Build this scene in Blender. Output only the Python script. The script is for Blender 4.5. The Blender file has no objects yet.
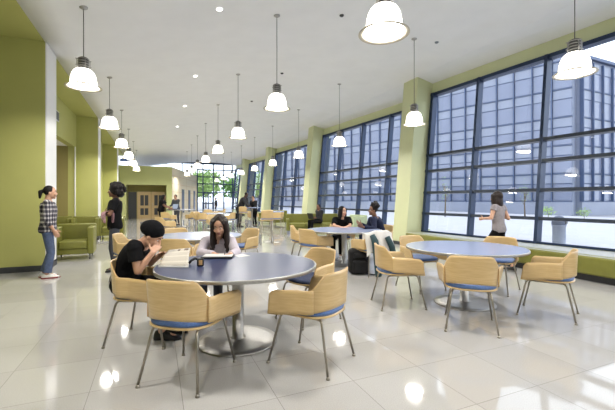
import bpy, math, random
import numpy as np
from mathutils import Vector as V, Matrix as M
random.seed(7)
PI = math.pi
S = bpy.context.scene
COL = S.collection

# ------------------------------------------------------------------ camera
YAW = math.radians(23.07); CS, SN = math.cos(YAW), math.sin(YAW)
FWD = V((SN, CS, 0)); RGT = V((CS, -SN, 0)); UP = V((0, 0, 1)); EYE = 1.36; FP = 358.0
cd = bpy.data.cameras.new('camera'); cam = bpy.data.objects.new('camera', cd); COL.objects.link(cam)
cd.sensor_fit = 'HORIZONTAL'; cd.sensor_width = 36; cd.lens = 36 * FP / 615; cd.shift_y = -5 / 615
cd.clip_start = 0.05; cd.clip_end = 500
cam.location = (0, 0, EYE); cam.rotation_euler = (PI / 2, 0, -YAW)
S.camera = cam


def at(px, py, d):
    """world point at depth d in front of the station point"""
    return FWD * d + RGT * ((px - 307.5) / FP * d) + V((0, 0, EYE - (py - 200) / FP * d))


# ------------------------------------------------------------------ materials
def nodes(name):
    m = bpy.data.materials.new(name); m.use_nodes = True
    nt = m.node_tree; b = nt.nodes['Principled BSDF']
    return m, nt, b, nt.nodes.new, nt.links.new


def mat(name, col, rough=.5, metal=0, spec=.5, var=0, scale=20, bump=0, bscale=60, coat=0, sheen=0):
    m, nt, b, N, L = nodes(name)
    b.inputs['Base Color'].default_value = (*col, 1)
    b.inputs['Roughness'].default_value = rough; b.inputs['Metallic'].default_value = metal
    b.inputs['Specular IOR Level'].default_value = spec
    b.inputs['Coat Weight'].default_value = coat; b.inputs['Coat Roughness'].default_value = .08
    if sheen:
        b.inputs['Sheen Weight'].default_value = sheen
    if var or bump:
        tc = N('ShaderNodeTexCoord')
    if var:
        n = N('ShaderNodeTexNoise'); n.inputs['Scale'].default_value = scale; n.inputs['Detail'].default_value = 4
        L(tc.outputs['Object'], n.inputs['Vector'])
        r = N('ShaderNodeValToRGB')
        r.color_ramp.elements[0].position = .3; r.color_ramp.elements[1].position = .7
        r.color_ramp.elements[0].color = (*[c * (1 - var) for c in col], 1)
        r.color_ramp.elements[1].color = (*[min(1, c * (1 + var)) for c in col], 1)
        L(n.outputs['Fac'], r.inputs['Fac']); L(r.outputs['Color'], b.inputs['Base Color'])
    if bump:
        n2 = N('ShaderNodeTexNoise'); n2.inputs['Scale'].default_value = bscale; n2.inputs['Detail'].default_value = 3
        L(tc.outputs['Object'], n2.inputs['Vector'])
        bp = N('ShaderNodeBump'); bp.inputs['Strength'].default_value = bump; bp.inputs['Distance'].default_value = .02
        L(n2.outputs['Fac'], bp.inputs['Height']); L(bp.outputs['Normal'], b.inputs['Normal'])
    return m


def emit_mat(name, col, strength, base=(.9, .88, .82)):
    m, nt, b, N, L = nodes(name)
    b.inputs['Base Color'].default_value = (*base, 1); b.inputs['Roughness'].default_value = .3
    b.inputs['Emission Color'].default_value = (*col, 1); b.inputs['Emission Strength'].default_value = strength
    return m


def wood_mat(name, c1, c2, rough=.32, stretch=(3, 3, 40)):
    m, nt, b, N, L = nodes(name)
    tc = N('ShaderNodeTexCoord'); mp = N('ShaderNodeMapping'); mp.inputs['Scale'].default_value = stretch
    n = N('ShaderNodeTexNoise'); n.inputs['Scale'].default_value = 2.2; n.inputs['Detail'].default_value = 6
    r = N('ShaderNodeValToRGB'); r.color_ramp.elements[0].color = (*c1, 1); r.color_ramp.elements[1].color = (*c2, 1)
    r.color_ramp.elements[0].position = .3; r.color_ramp.elements[1].position = .7
    L(tc.outputs['Object'], mp.inputs['Vector']); L(mp.outputs['Vector'], n.inputs['Vector'])
    L(n.outputs['Fac'], r.inputs['Fac']); L(r.outputs['Color'], b.inputs['Base Color'])
    b.inputs['Roughness'].default_value = rough; b.inputs['Coat Weight'].default_value = .25; b.inputs['Coat Roughness'].default_value = .2
    return m


def tile_mat():
    m, nt, b, N, L = nodes('polished_floor_tile')
    geo = N('ShaderNodeNewGeometry'); sx = N('ShaderNodeSeparateXYZ'); L(geo.outputs['Position'], sx.inputs[0])

    def line(out, period, off, w):
        a = N('ShaderNodeMath'); a.operation = 'SUBTRACT'; L(out, a.inputs[0]); a.inputs[1].default_value = off
        d = N('ShaderNodeMath'); d.operation = 'DIVIDE'; L(a.outputs[0], d.inputs[0]); d.inputs[1].default_value = period
        fl = N('ShaderNodeMath'); fl.operation = 'FLOOR'; L(d.outputs[0], fl.inputs[0])
        fr = N('ShaderNodeMath'); fr.operation = 'SUBTRACT'; L(d.outputs[0], fr.inputs[0]); L(fl.outputs[0], fr.inputs[1])
        h = N('ShaderNodeMath'); h.operation = 'SUBTRACT'; L(fr.outputs[0], h.inputs[0]); h.inputs[1].default_value = .5
        ab = N('ShaderNodeMath'); ab.operation = 'ABSOLUTE'; L(h.outputs[0], ab.inputs[0])
        g = N('ShaderNodeMath'); g.operation = 'GREATER_THAN'; L(ab.outputs[0], g.inputs[0]); g.inputs[1].default_value = .5 - w / period / 2
        return g.outputs[0], fl.outputs[0]
    lx, cx = line(sx.outputs['X'], .600, .172, .004)
    ly, cy = line(sx.outputs['Y'], .592, 2.345, .004)
    mx = N('ShaderNodeMath'); mx.operation = 'MAXIMUM'; L(lx, mx.inputs[0]); L(ly, mx.inputs[1])
    cmb = N('ShaderNodeCombineXYZ'); L(cx, cmb.inputs[0]); L(cy, cmb.inputs[1])
    wn = N('ShaderNodeTexWhiteNoise'); L(cmb.outputs[0], wn.inputs['Vector'])
    n = N('ShaderNodeTexNoise'); n.inputs['Scale'].default_value = 150; n.inputs['Detail'].default_value = 3
    L(geo.outputs['Position'], n.inputs['Vector'])
    ad = N('ShaderNodeMath'); ad.operation = 'MULTIPLY_ADD'; L(wn.outputs['Value'], ad.inputs[0]); ad.inputs[1].default_value = .25; L(n.outputs['Fac'], ad.inputs[2])
    r = N('ShaderNodeValToRGB'); r.color_ramp.elements[0].color = (*FLOOR_A, 1); r.color_ramp.elements[1].color = (*FLOOR_B, 1)
    r.color_ramp.elements[0].position = .35; r.color_ramp.elements[1].position = .95
    L(ad.outputs[0], r.inputs['Fac'])
    mix = N('ShaderNodeMix'); mix.data_type = 'RGBA'
    L(mx.outputs[0], mix.inputs['Factor']); L(r.outputs['Color'], mix.inputs['A']); mix.inputs['B'].default_value = (.13, .12, .105, 1)
    L(mix.outputs['Result'], b.inputs['Base Color'])
    rr = N('ShaderNodeMath'); rr.operation = 'MULTIPLY_ADD'; L(mx.outputs[0], rr.inputs[0]); rr.inputs[1].default_value = .4; rr.inputs[2].default_value = .045
    L(rr.outputs[0], b.inputs['Roughness'])
    b.inputs['IOR'].default_value = 1.6
    return m


def glass_mat():
    m = bpy.data.materials.new('window_glass'); m.use_nodes = True
    nt = m.node_tree; nt.nodes.clear(); N, L = nt.nodes.new, nt.links.new
    o = N('ShaderNodeOutputMaterial'); mx = N('ShaderNodeMixShader'); t = N('ShaderNodeBsdfTransparent'); g = N('ShaderNodeBsdfGlossy')
    t.inputs['Color'].default_value = (.90, .93, .97, 1); g.inputs['Roughness'].default_value = .0; g.inputs['Color'].default_value = (1, 1, 1, 1)
    fr = N('ShaderNodeFresnel'); ge = N('ShaderNodeNewGeometry'); io = N('ShaderNodeMapRange'); io.inputs['To Min'].default_value = 1.55; io.inputs['To Max'].default_value = 1 / 1.55
    L(ge.outputs['Backfacing'], io.inputs['Value']); L(io.outputs['Result'], fr.inputs['IOR'])
    L(fr.outputs[0], mx.inputs[0]); L(t.outputs[0], mx.inputs[1]); L(g.outputs[0], mx.inputs[2]); L(mx.outputs[0], o.inputs[0])
    return m


def plaid_mat():
    m, nt, b, N, L = nodes('plaid_cotton')
    geo = N('ShaderNodeTexCoord'); sx = N('ShaderNodeSeparateXYZ'); L(geo.outputs['Object'], sx.inputs[0])
    sm = N('ShaderNodeMath'); sm.operation = 'ADD'; L(sx.outputs['X'], sm.inputs[0]); L(sx.outputs['Y'], sm.inputs[1])

    def stripe(out, f):
        a = N('ShaderNodeMath'); a.operation = 'MULTIPLY'; L(out, a.inputs[0]); a.inputs[1].default_value = f
        s = N('ShaderNodeMath'); s.operation = 'SINE'; L(a.outputs[0], s.inputs[0])
        g = N('ShaderNodeMath'); g.operation = 'GREATER_THAN'; L(s.outputs[0], g.inputs[0]); g.inputs[1].default_value = .35
        return g.outputs[0]
    a = stripe(sx.outputs['Z'], 85); c = stripe(sm.outputs[0], 105)
    ad = N('ShaderNodeMath'); ad.operation = 'ADD'; L(a, ad.inputs[0]); L(c, ad.inputs[1])
    hf = N('ShaderNodeMath'); hf.operation = 'MULTIPLY'; L(ad.outputs[0], hf.inputs[0]); hf.inputs[1].default_value = .5
    r = N('ShaderNodeValToRGB'); r.color_ramp.interpolation = 'CONSTANT'
    r.color_ramp.elements[0].color = (.025, .025, .04, 1); r.color_ramp.elements[1].position = .4; r.color_ramp.elements[1].color = (.16, .15, .17, 1)
    e = r.color_ramp.elements.new(.8); e.color = (.55, .53, .52, 1)
    L(hf.outputs[0], r.inputs['Fac']); L(r.outputs['Color'], b.inputs['Base Color']); b.inputs['Roughness'].default_value = .85
    return m


def print_mat():
    """printed page: columns of small grey text lines"""
    m, nt, b, N, L = nodes('printed_paper')
    tc = N('ShaderNodeTexCoord'); sx = N('ShaderNodeSeparateXYZ'); L(tc.outputs['Object'], sx.inputs[0])

    def saw(out, f, th):
        a = N('ShaderNodeMath'); a.operation = 'MULTIPLY'; L(out, a.inputs[0]); a.inputs[1].default_value = f
        s = N('ShaderNodeMath'); s.operation = 'SINE'; L(a.outputs[0], s.inputs[0])
        g = N('ShaderNodeMath'); g.operation = 'GREATER_THAN'; L(s.outputs[0], g.inputs[0]); g.inputs[1].default_value = th
        return g.outputs[0]
    a = saw(sx.outputs['Y'], 420, .0); c = saw(sx.outputs['X'], 70, -.8)
    ml = N('ShaderNodeMath'); ml.operation = 'MULTIPLY'; L(a, ml.inputs[0]); L(c, ml.inputs[1])
    mix = N('ShaderNodeMix'); mix.data_type = 'RGBA'; L(ml.outputs[0], mix.inputs['Factor'])
    mix.inputs['A'].default_value = (.58, .54, .46, 1); mix.inputs['B'].default_value = (.36, .32, .27, 1)
    L(mix.outputs['Result'], b.inputs['Base Color']); b.inputs['Roughness'].default_value = .6
    return m


FLOOR_A, FLOOR_B = (.385, .375, .36), (.51, .50, .48)
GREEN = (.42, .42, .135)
MT = dict(
    tile=tile_mat(), glass=glass_mat(), plaid=plaid_mat(), printed=print_mat(),
    ceiling=mat('ceiling_plaster', (.80, .80, .80), .8, var=.02, scale=2),
    green=mat('green_wall_paint', GREEN, .55, var=.03, scale=1.5, bump=.02, bscale=80),
    windowgreen=mat('window_lit_green_paint', (.59, .62, .37), .5, var=.03, scale=1.5),  # green made paler: window light on the piers put into the colour
    glowgreen=mat('glow_lit_green_paint', (.50, .52, .23), .55, var=.03, scale=1.5),  # wall green lightened, lamp glow on the far wall painted in
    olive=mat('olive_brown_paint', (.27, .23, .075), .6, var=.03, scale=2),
    white=mat('white_paint', (.74, .74, .73), .5, var=.02, scale=3),
    beige=mat('beige_wall_panel', (.62, .55, .40), .5, var=.04, scale=2),
    base=mat('dark_base_board', (.035, .037, .045), .4, var=.1),
    frame=mat('blue_grey_aluminium', (.024, .042, .088), .38, .35, var=.08, scale=3),
    header=mat('dark_window_header', (.03, .04, .06), .4),
    steel=mat('brushed_steel', (.42, .41, .39), .40, .95, var=.08, scale=60),
    darksteel=mat('dark_metal', (.16, .16, .155), .35, .8, var=.1, scale=30),
    leg=mat('satin_bronze_steel', (.36, .33, .28), .3, .9),
    maple=wood_mat('maple_plywood', (.56, .385, .17), (.655, .475, .235)),
    mapleedge=mat('maple_edge', (.50, .31, .13), .45, var=.1),
    dooroak=wood_mat('door_maple', (.50, .35, .17), (.6, .44, .24)),
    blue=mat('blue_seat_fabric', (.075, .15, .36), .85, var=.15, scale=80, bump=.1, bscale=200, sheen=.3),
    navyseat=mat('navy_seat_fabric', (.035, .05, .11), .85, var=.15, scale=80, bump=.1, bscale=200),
    navytop=mat('dark_blue_laminate', (.030, .042, .105), .30, var=.06, scale=120),
    sheenlam=mat('window_sheen_laminate', (.29, .34, .50), .26, var=.04, scale=120, coat=.3),  # blue tabletop lightened: grazing window reflection put into the base colour
    olivevinyl=mat('lime_green_upholstery', (.175, .175, .03), .42, var=.06, scale=8, bump=.05, bscale=20),
    palevinyl=mat('pale_green_upholstery', (.45, .52, .33), .45, var=.05, scale=8),
    ledge=mat('pale_solid_surface', (.74, .77, .74), .22, var=.03, scale=4),
    shade=emit_mat('glowing_glass', (1, .95, .86), 3.0),
    lip=mat('frosted_glass_lip', (.66, .60, .47), .25),
    bulb=emit_mat('lit_diffuser', (1, .96, .88), 5),
    chrome=mat('pale_metal', (.6, .6, .6), .3, .8),
    skin=mat('skin_light', (.58, .33, .22), .5, var=.05, scale=25),
    skin_tan=mat('skin_tan', (.53, .30, .195), .5, var=.05, scale=25),
    skin_brown=mat('skin_brown', (.20, .095, .055), .5, var=.06, scale=25),
    skin_dark=mat('skin_dark', (.085, .042, .027), .5, var=.06, scale=25),
    hair=mat('black_hair', (.010, .008, .008), .6, spec=.2, bump=.4, bscale=90),
    brownhair=mat('dark_brown_hair', (.020, .012, .009), .5, spec=.3, bump=.4, bscale=90),
    blackcloth=mat('black_cotton', (.006, .006, .007), .9, spec=.15, bump=.35, bscale=22),
    navycloth=mat('navy_cotton', (.012, .016, .040), .85, spec=.2, bump=.35, bscale=22),
    royal=mat('blue_lining', (.05, .09, .30), .7),
    jeans=mat('blue_denim', (.075, .105, .19), .85, var=.25, scale=14, bump=.3, bscale=18),
    greycloth=mat('grey_cotton', (.058, .062, .075), .88, spec=.2, var=.12, scale=10, bump=.35, bscale=18),
    lilac=mat('pale_lilac_knit', (.50, .45, .50), .85, var=.06, scale=20, bump=.35, bscale=25),
    paisley=mat('grey_patterned_cotton', (.26, .235, .245), .8, var=.45, scale=70),
    pink=mat('pink_patterned_cloth', (.42, .24, .27), .85, var=.5, scale=30),
    whitecloth=mat('white_cotton', (.74, .72, .69), .8, bump=.3, bscale=18),
    teal=mat('dark_teal_cloth', (.02, .055, .065), .7, bump=.3, bscale=20),
    tweed=mat('charcoal_wool', (.032, .032, .036), .9, spec=.15, var=.2, scale=60),
    whiteshoe=mat('white_leather', (.68, .67, .64), .45),
    redsole=mat('red_rubber', (.25, .03, .03), .6),
    blackshoe=mat('black_leather', (.012, .012, .013), .4),
    nylon=mat('black_nylon', (.008, .008, .009), .6, spec=.3, bump=.2, bscale=60),
    eye=mat('eye_white', (.75, .72, .68), .2), iris=mat('dark_iris', (.012, .008, .006), .15),
    lips=mat('lip_rose', (.32, .11, .09), .4),
    paper=mat('white_paper', (.66, .65, .62), .6), photo=mat('dark_print', (.14, .10, .07), .6),
    blackplastic=mat('black_plastic', (.012, .012, .014), .35),
    screen=emit_mat('lit_screen', (.5, .6, .8), .5, (.05, .05, .06)),
    facade=mat('pale_blue_panel', (.235, .26, .33), .35, var=.06, scale=.6),
    facadeglass=mat('blue_facade_glass', (.18, .205, .285), .12, var=.08, scale=.3, spec=.6),
    fin=mat('blue_grey_fin', (.055, .085, .165), .5, var=.1, scale=1),
    pave=mat('pale_paving', (.40, .40, .44), .8, var=.05, scale=1.2),
    asphalt=mat('grey_asphalt', (.28, .28, .31), .9, var=.08, scale=2),
    leaf=mat('green_leaf', (.13, .27, .05), .6, var=.35, scale=5), leaf2=mat('pale_leaf', (.28, .42, .12), .6, var=.3, scale=5),
    bark=mat('grey_bark', (.12, .09, .06), .9, var=.3, scale=20),
    binmetal=mat('grey_painted_metal', (.27, .30, .37), .5, var=.05, scale=8), binlid=mat('dark_blue_metal', (.07, .09, .15), .4),
    vent=mat('vent_grey', (.22, .24, .27), .4, .5),
)


# ------------------------------------------------------------------ mesh building
class MB:
    def __init__(s):
        s.v = []; s.f = []; s.m = []; s.sm = []

    def add(s, vs, fs, mi=0, smooth=False):
        o = len(s.v); s.v += [tuple(v) for v in vs]
        for f in fs:
            s.f.append([i + o for i in f]); s.m.append(mi); s.sm.append(smooth)
        return s

    def box(s, x0, x1, y0, y1, z0, z1, mi=0):
        vs = [(x, y, z) for x in (x0, x1) for y in (y0, y1) for z in (z0, z1)]
        return s.add(vs, [(0, 1, 3, 2), (4, 6, 7, 5), (0, 4, 5, 1), (2, 3, 7, 6), (0, 2, 6, 4), (1, 5, 7, 3)], mi)

    def hexa(s, p, mi=0):
        """p: four bottom points then four top points, same winding"""
        return s.add(p, [(3, 2, 1, 0), (4, 5, 6, 7), (0, 1, 5, 4), (1, 2, 6, 5), (2, 3, 7, 6), (3, 0, 4, 7)], mi)

    def rbox(s, x0, x1, y0, y1, z0, z1, r=.03, n=3, mi=0):
        """box with rounded edges (superellipsoid corner grid)"""
        c = V(((x0 + x1) / 2, (y0 + y1) / 2, (z0 + z1) / 2)); h = V((abs(x1 - x0) / 2, abs(y1 - y0) / 2, abs(z1 - z0) / 2))
        r = min(r, h.x * .99, h.y * .99, h.z * .99)
        k = 2 * n + 2

        def coords(hh):
            a = [-1 + i / n for i in range(n + 1)]
            return [(-hh + r, t) for t in a] + [(hh - r, -t) for t in reversed(a)]
        cx, cy, cz = coords(h.x), coords(h.y), coords(h.z)

        def pt(a, b, d):
            dirv = V((a[1], b[1], d[1]))
            t = V((math.tan(dirv.x * PI / 4), math.tan(dirv.y * PI / 4), math.tan(dirv.z * PI / 4)))
            t = t.normalized() * r if t.length > 0 else t
            return c + V((a[0], b[0], d[0])) + t
        for ax in range(3):
            for sg in (-1, 1):
                arr = [cx, cy, cz]; A, B = [q for i, q in enumerate(arr) if i != ax]
                fixed = arr[ax][0] if sg < 0 else arr[ax][-1]
                vs = []
                for a in A:
                    for b in B:
                        t = [a, b]; t.insert(ax, fixed); vs.append(pt(*t))
                fs = []
                for i in range(k - 1):
                    for j in range(k - 1):
                        q = (i * k + j, (i + 1) * k + j, (i + 1) * k + j + 1, i * k + j + 1)
                        if (sg > 0) == (ax == 1):
                            q = q[::-1]
                        fs.append(q)
                s.add(vs, fs, mi, True)
        return s

    def loft(s, rings, mi=0, smooth=True, cap=True):
        n = len(rings[0]); vs = [p for r in rings for p in r]; fs = []
        for i in range(len(rings) - 1):
            for j in range(n):
                k = (j + 1) % n
                fs.append((i * n + j, i * n + k, (i + 1) * n + k, (i + 1) * n + j))
        if cap:
            fs.append(tuple(range(n))[::-1]); fs.append(tuple((len(rings) - 1) * n + j for j in range(n)))
        return s.add(vs, fs, mi, smooth)

    def lathe(s, prof, c=(0, 0, 0), n=32, mi=0, cap=True, smooth=True):
        return s.loft([[(c[0] + r * math.cos(2 * PI * j / n), c[1] + r * math.sin(2 * PI * j / n), c[2] + z) for j in range(n)] for r, z in prof], mi, smooth, cap)

    def tube(s, pts, r, n=8, mi=0, cap=True):
        pts = [V(p) for p in pts]; rs = r if isinstance(r, (list, tuple)) else [r] * len(pts)
        rings = []; prev = None
        for i, p in enumerate(pts):
            t = (pts[min(i + 1, len(pts) - 1)] - pts[max(i - 1, 0)]).normalized()
            u = prev - t * prev.dot(t) if prev is not None else t.orthogonal()
            u = u.normalized() if u.length > 1e-6 else t.orthogonal().normalized()
            prev = u; w = t.cross(u)
            rings.append([p + (u * math.cos(2 * PI * j / n) + w * math.sin(2 * PI * j / n)) * rs[i] for j in range(n)])
        return s.loft(rings, mi, True, cap)

    def capsule(s, a, b, ra, rb=None, n=12, mi=0):
        a, b = V(a), V(b); rb = ra if rb is None else rb
        t = b - a
        t = t.normalized() if t.length > 1e-6 else V((0, 0, 1))
        pts = []; rs = []
        for q in (85, 60, 30, 0):
            q = math.radians(q); pts.append(a - t * ra * math.sin(q)); rs.append(ra * math.cos(q))
        for q in (0, 30, 60, 85):
            q = math.radians(q); pts.append(b + t * rb * math.sin(q)); rs.append(rb * math.cos(q))
        return s.tube(pts, rs, n, mi)

    def ell(s, c, ax, n=14, m=9, mi=0):
        """ellipsoid with axis vectors ax = (X, Y, Z)"""
        c = V(c); X, Y, Z = [V(a) for a in ax]
        rings = []
        for i in range(m + 1):
            th = -PI / 2 + PI * (i + .02 * (i == 0) - .02 * (i == m)) / m
            rings.append([c + Z * math.sin(th) + (X * math.cos(2 * PI * j / n) + Y * math.sin(2 * PI * j / n)) * math.cos(th) for j in range(n)])
        return s.loft(rings, mi)

    def sheet(s, fn, nu, nv, t, mi=0, mi_edge=None, smooth=True):
        """thick sheet: fn(u,v) in [0,1]^2 -> point; offset t along its normal"""
        e = 1e-3; A = []; B = []
        for i in range(nu + 1):
            for j in range(nv + 1):
                u, v = i / nu, j / nv
                p = V(fn(u, v))
                du = V(fn(min(u + e, 1), v)) - V(fn(max(u - e, 0), v)); dv = V(fn(u, min(v + e, 1))) - V(fn(u, max(v - e, 0)))
                nn = du.cross(dv)
                nn = nn.normalized() if nn.length > 1e-12 else V((0, 0, 1))
                A.append(p); B.append(p + nn * t)
        k = nv + 1; fs = []
        for i in range(nu):
            for j in range(nv):
                fs.append((i * k + j, i * k + j + 1, (i + 1) * k + j + 1, (i + 1) * k + j))
        s.add(A, fs, mi, smooth); s.add(B, [f[::-1] for f in fs], mi, smooth)
        ed = [(i, 0) for i in range(nu + 1)] + [(nu, j) for j in range(1, nv + 1)] + [(i, nv) for i in range(nu - 1, -1, -1)] + [(0, j) for j in range(nv - 1, 0, -1)]
        idx = [i * k + j for i, j in ed]
        vs = [A[i] for i in idx] + [B[i] for i in idx]; q = len(idx)
        s.add(vs, [(i, (i + 1) % q, q + (i + 1) % q, q + i) for i in range(q)], mi if mi_edge is None else mi_edge, False)
        return s

    def build(s, name, mats, parent=None, loc=None, flip=True):
        me = bpy.data.meshes.new(name)
        me.from_pydata(s.v, [], s.f); me.update()
        mats = mats if isinstance(mats, (list, tuple)) else [mats]
        for q in mats:
            me.materials.append(MT[q] if isinstance(q, str) else q)
        me.polygons.foreach_set('material_index', s.m); me.polygons.foreach_set('use_smooth', s.sm)
        import bmesh
        bm = bmesh.new(); bm.from_mesh(me); bmesh.ops.remove_doubles(bm, verts=bm.verts, dist=1e-5)
        bmesh.ops.recalc_face_normals(bm, faces=bm.faces); bm.to_mesh(me); bm.free()
        o = bpy.data.objects.new(name, me); COL.objects.link(o)
        if parent: o.parent = parent
        if loc: o.location = loc
        return o


def tag(o, label=None, cat=None, group=None, kind=None):
    if label: o['label'] = label
    if cat: o['category'] = cat
    if group: o['group'] = group
    if kind: o['kind'] = kind
    return o


def thing(name, loc, rz=0, label=None, cat=None, group=None):
    o = bpy.data.objects.new(name, None); COL.objects.link(o); o.empty_display_size = .1
    o.location = loc; o.rotation_euler = (0, 0, rz)
    return tag(o, label, cat, group)


def struct(o):
    o['kind'] = 'structure'; return o


def dup(root, loc, rz, label, group=None):
    r = root.copy(); COL.objects.link(r); r.location = loc; r.rotation_euler = (0, 0, rz); r['label'] = label
    if group: r['group'] = group
    for ch in list(root.children):
        c = ch.copy(); COL.objects.link(c); c.parent = r
        for g in list(ch.children):
            d = g.copy(); COL.objects.link(d); d.parent = c
    return r


def heading(dx, dy):
    """rotation about z that turns local +Y to (dx,dy)"""
    return math.atan2(-dx, dy)


# ------------------------------------------------------------------ the room
PIERS = [9.3 + 7.7 * k for k in range(4)]            # far corners of the piers of the window wall
PD = .65
BAYS = [(-4.9, PIERS[0] - PD)] + [(PIERS[k], PIERS[k + 1] - PD) for k in range(3)] + [(PIERS[3], 37.8)]
YEND = 37.8
LEAN, SKEW = .090, .091


def xg(y, z, yfar):
    return 7.44 + LEAN * z + (yfar - y) * SKEW


CE = [(-1.94, 4.39), (-1.5, 4.455), (-1.08, 4.525), (-.4, 4.64), (.5, 4.80), (1.4, 4.95), (2.22, 5.06), (3.2, 5.15), (4.3, 5.20), (5.43, 5.21), (6.4, 5.17), (7.3, 5.08)]
ZF = 4.95                                            # ceiling height at the glass
# floor follows the glass line
mb = MB()
pts = [(-6, -5)]
for a, b in BAYS:
    pts += [(xg(a, 0, b) + .12, a), (xg(b, 0, b) + .12, b)]
pts += [(-6, YEND)]
pts[1] = (pts[1][0], -5)
n = len(pts)
mb.add([(x, y, 0) for x, y in pts] + [(x, y, -.2) for x, y in pts], [tuple(range(n)), tuple(range(2 * n - 1, n - 1, -1))] + [(i, n + i, n + (i + 1) % n, (i + 1) % n) for i in range(n)])
struct(mb.build('floor', 'tile'))
# ceiling: curved plaster plus a strip to the skewed window line
mb = MB()
vs = [(x, y, z) for y in (-5, YEND) for x, z in CE] + [(x, y, z + .25) for y in (-5, YEND) for x, z in CE]
k = len(CE); fs = []
for i in range(k - 1):
    fs += [(i, i + 1, k + i + 1, k + i), (2 * k + i, 3 * k + i, 3 * k + i + 1, 2 * k + i + 1)]
fs += [(0, k, 3 * k, 2 * k)]
mb.add(vs, fs, 0, True)
for a, b in BAYS:
    mb.hexa([(7.3, a, 5.08), (xg(a, ZF, b), a, ZF), (xg(b, ZF, b), b, ZF), (7.3, b, 5.08), (7.3, a, 5.33), (xg(a, ZF, b), a, 5.2), (xg(b, ZF, b), b, 5.2), (7.3, b, 5.33)])
struct(mb.build('ceiling', 'ceiling'))
# piers of the window wall
for i, yf in enumerate(PIERS):
    mb = MB(); y0, y1 = yf - PD, yf
    zt = 5.12
    x0, x1 = 6.85, 6.85 + LEAN * zt
    q0, q1 = 7.45, 8.04
    mb.hexa([(x0, y0, 0), (q0, y0, 0), (q1, y1, 0), (x0, y1, 0), (x1, y0, zt), (q0 + LEAN * zt, y0, zt), (q1 + LEAN * zt, y1, zt), (x1, y1, zt)])
    o = mb.build('pier', 'windowgreen'); struct(o); o.name = 'wall_pier_%d' % (i + 1)
    bb = MB(); bb.box(6.838, 7.4, y0 - .012, y1 + .012, 0, .1)
    bb.build('baseboard', 'base', o)
    cl = MB(); e = .012
    sl = (q1 - q0) / PD; q2 = q0 + sl * .06
    cl.hexa([(q2 + .002, y0 + .06, 0), (q2 + e, y0 + .06, 0), (q1 + e, y1 - .02, 0), (q1 + .002, y1 - .02, 0), (q2 + LEAN * zt + .002, y0 + .06, zt), (q2 + LEAN * zt + e, y0 + .06, zt), (q1 + LEAN * zt + e, y1 - .02, zt), (q1 + LEAN * zt + .002, y1 - .02, zt)])
    cl.build('outer_cladding', 'frame', o)
# window bays
RAILS = [.95, 1.58, 2.23, 2.71]
ZS, ZT = .40, 4.62


def beam(mb, a, b, w, along, d0, d1, inward, mi=0):
    """box from a to b, width w along 'along', from d0 to d1 along 'inward'"""
    a, b = V(a), V(b); al = V(along).normalized() * (w / 2); n0 = V(inward) * d0; n1 = V(inward) * d1
    mb.hexa([a - al + n0, a + al + n0, a + al + n1, a - al + n1, b - al + n0, b + al + n0, b + al + n1, b - al + n1], mi)


for bi, (a, b) in enumerate(BAYS):
    al = V((-SKEW, 1, 0)).normalized(); inn = V((-1, -SKEW, LEAN)).normalized()
    G = lambda y, z: V((xg(y, z, b), y, z))
    # green header and low sill wall
    mb = MB()
    mb.hexa([G(a, ZT), G(a, ZT) + V((.02, 0, 0)), G(b, ZT) + V((.12, 0, 0)), G(b, ZT), G(a, 5.05), G(a, 5.05) + V((.02, 0, 0)), G(b, 5.05) + V((.12, 0, 0)), G(b, 5.05)])
    hd = mb.build('wall_header_%d' % (bi + 1), 'windowgreen'); struct(hd)
    mb = MB()
    mb.hexa([G(a, 0), G(a, 0) + V((.25, 0, 0)), G(b, 0) + V((.25, 0, 0)), G(b, 0), G(a, ZS), G(a, ZS) + V((.25, 0, 0)), G(b, ZS) + V((.25, 0, 0)), G(b, ZS)])
    struct(mb.build('wall_sill_%d' % (bi + 1), 'windowgreen'))
    w = MB()
    ys = [b - .09, b - 1.65]
    while ys[-1] - 1.70 > a + .3: ys.append(ys[-1] - 1.70)
    ys.append(a + .05)
    beam(w, G(b, ZT - .04), G(a, ZT - .04), .09, (0, 0, 1), -.12, .06, inn)
    beam(w, G(b, ZS + .022), G(a, ZS + .022), .045, (0, 0, 1), -.12, .06, inn)
    fr = w.build('window_%d' % (bi + 1), 'frame'); struct(fr)
    for y in ys:
        m2 = MB(); beam(m2, G(y, ZS), G(y, ZT), .07 if y not in (ys[0], ys[-1]) else .1, al, -.10, .09, inn); m2.build('mullion', 'frame', fr)
    for z in RAILS:
        m2 = MB(); beam(m2, G(b, z), G(a, z), .07, (0, 0, 1), -.09, .07, inn); m2.build('rail', 'header', fr)
    zz = [ZS] + RAILS + [ZT]
    for i in range(len(ys) - 1):
        for j in range(len(zz) - 1):
            m2 = MB()
            m2.add([G(ys[i], zz[j]), G(ys[i + 1], zz[j]), G(ys[i + 1], zz[j + 1]), G(ys[i], zz[j + 1])], [(0, 1, 2, 3)])
            m2.build('glass_pane', 'glass', fr)
# left side: bays of niches between green piers
XL, XB = -1.94, -2.62
LP = [(8.3, 9.05), (15.2, 15.78), (22.4, 23.0)]
for i, (a, b) in enumerate(LP):
    mb = MB(); mb.box(-6 if i == 0 else XB - .3, XL, a, b, 0, 4.46)
    # end trim toward the hall in white
    o = struct(mb.build('wall_left_%d' % (i + 1), 'green'))
    w = MB(); w.box(XL, XL + .02, a, b, .12, 4.39); w.build('white_edge', 'white', o)
    bb = MB(); bb.box(-6 if i == 0 else XB, XL + .03, a - .015, b + .015, 0, .11); bb.build('baseboard', 'base', o)
mb = MB()
mb.box(XB - .2, XB, 9.05, 14.9, 3.25, 4.46); mb.box(XB - .2, XB, 14.9, 15.2, 0, 4.46)
mb.box(XB - .2, XB, 15.78, 22.4, 0, 4.46); mb.box(XB - .2, XB, 23.0, 27.8, 0, 4.46)
wl = struct(mb.build('wall_left_back', 'green'))
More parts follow.
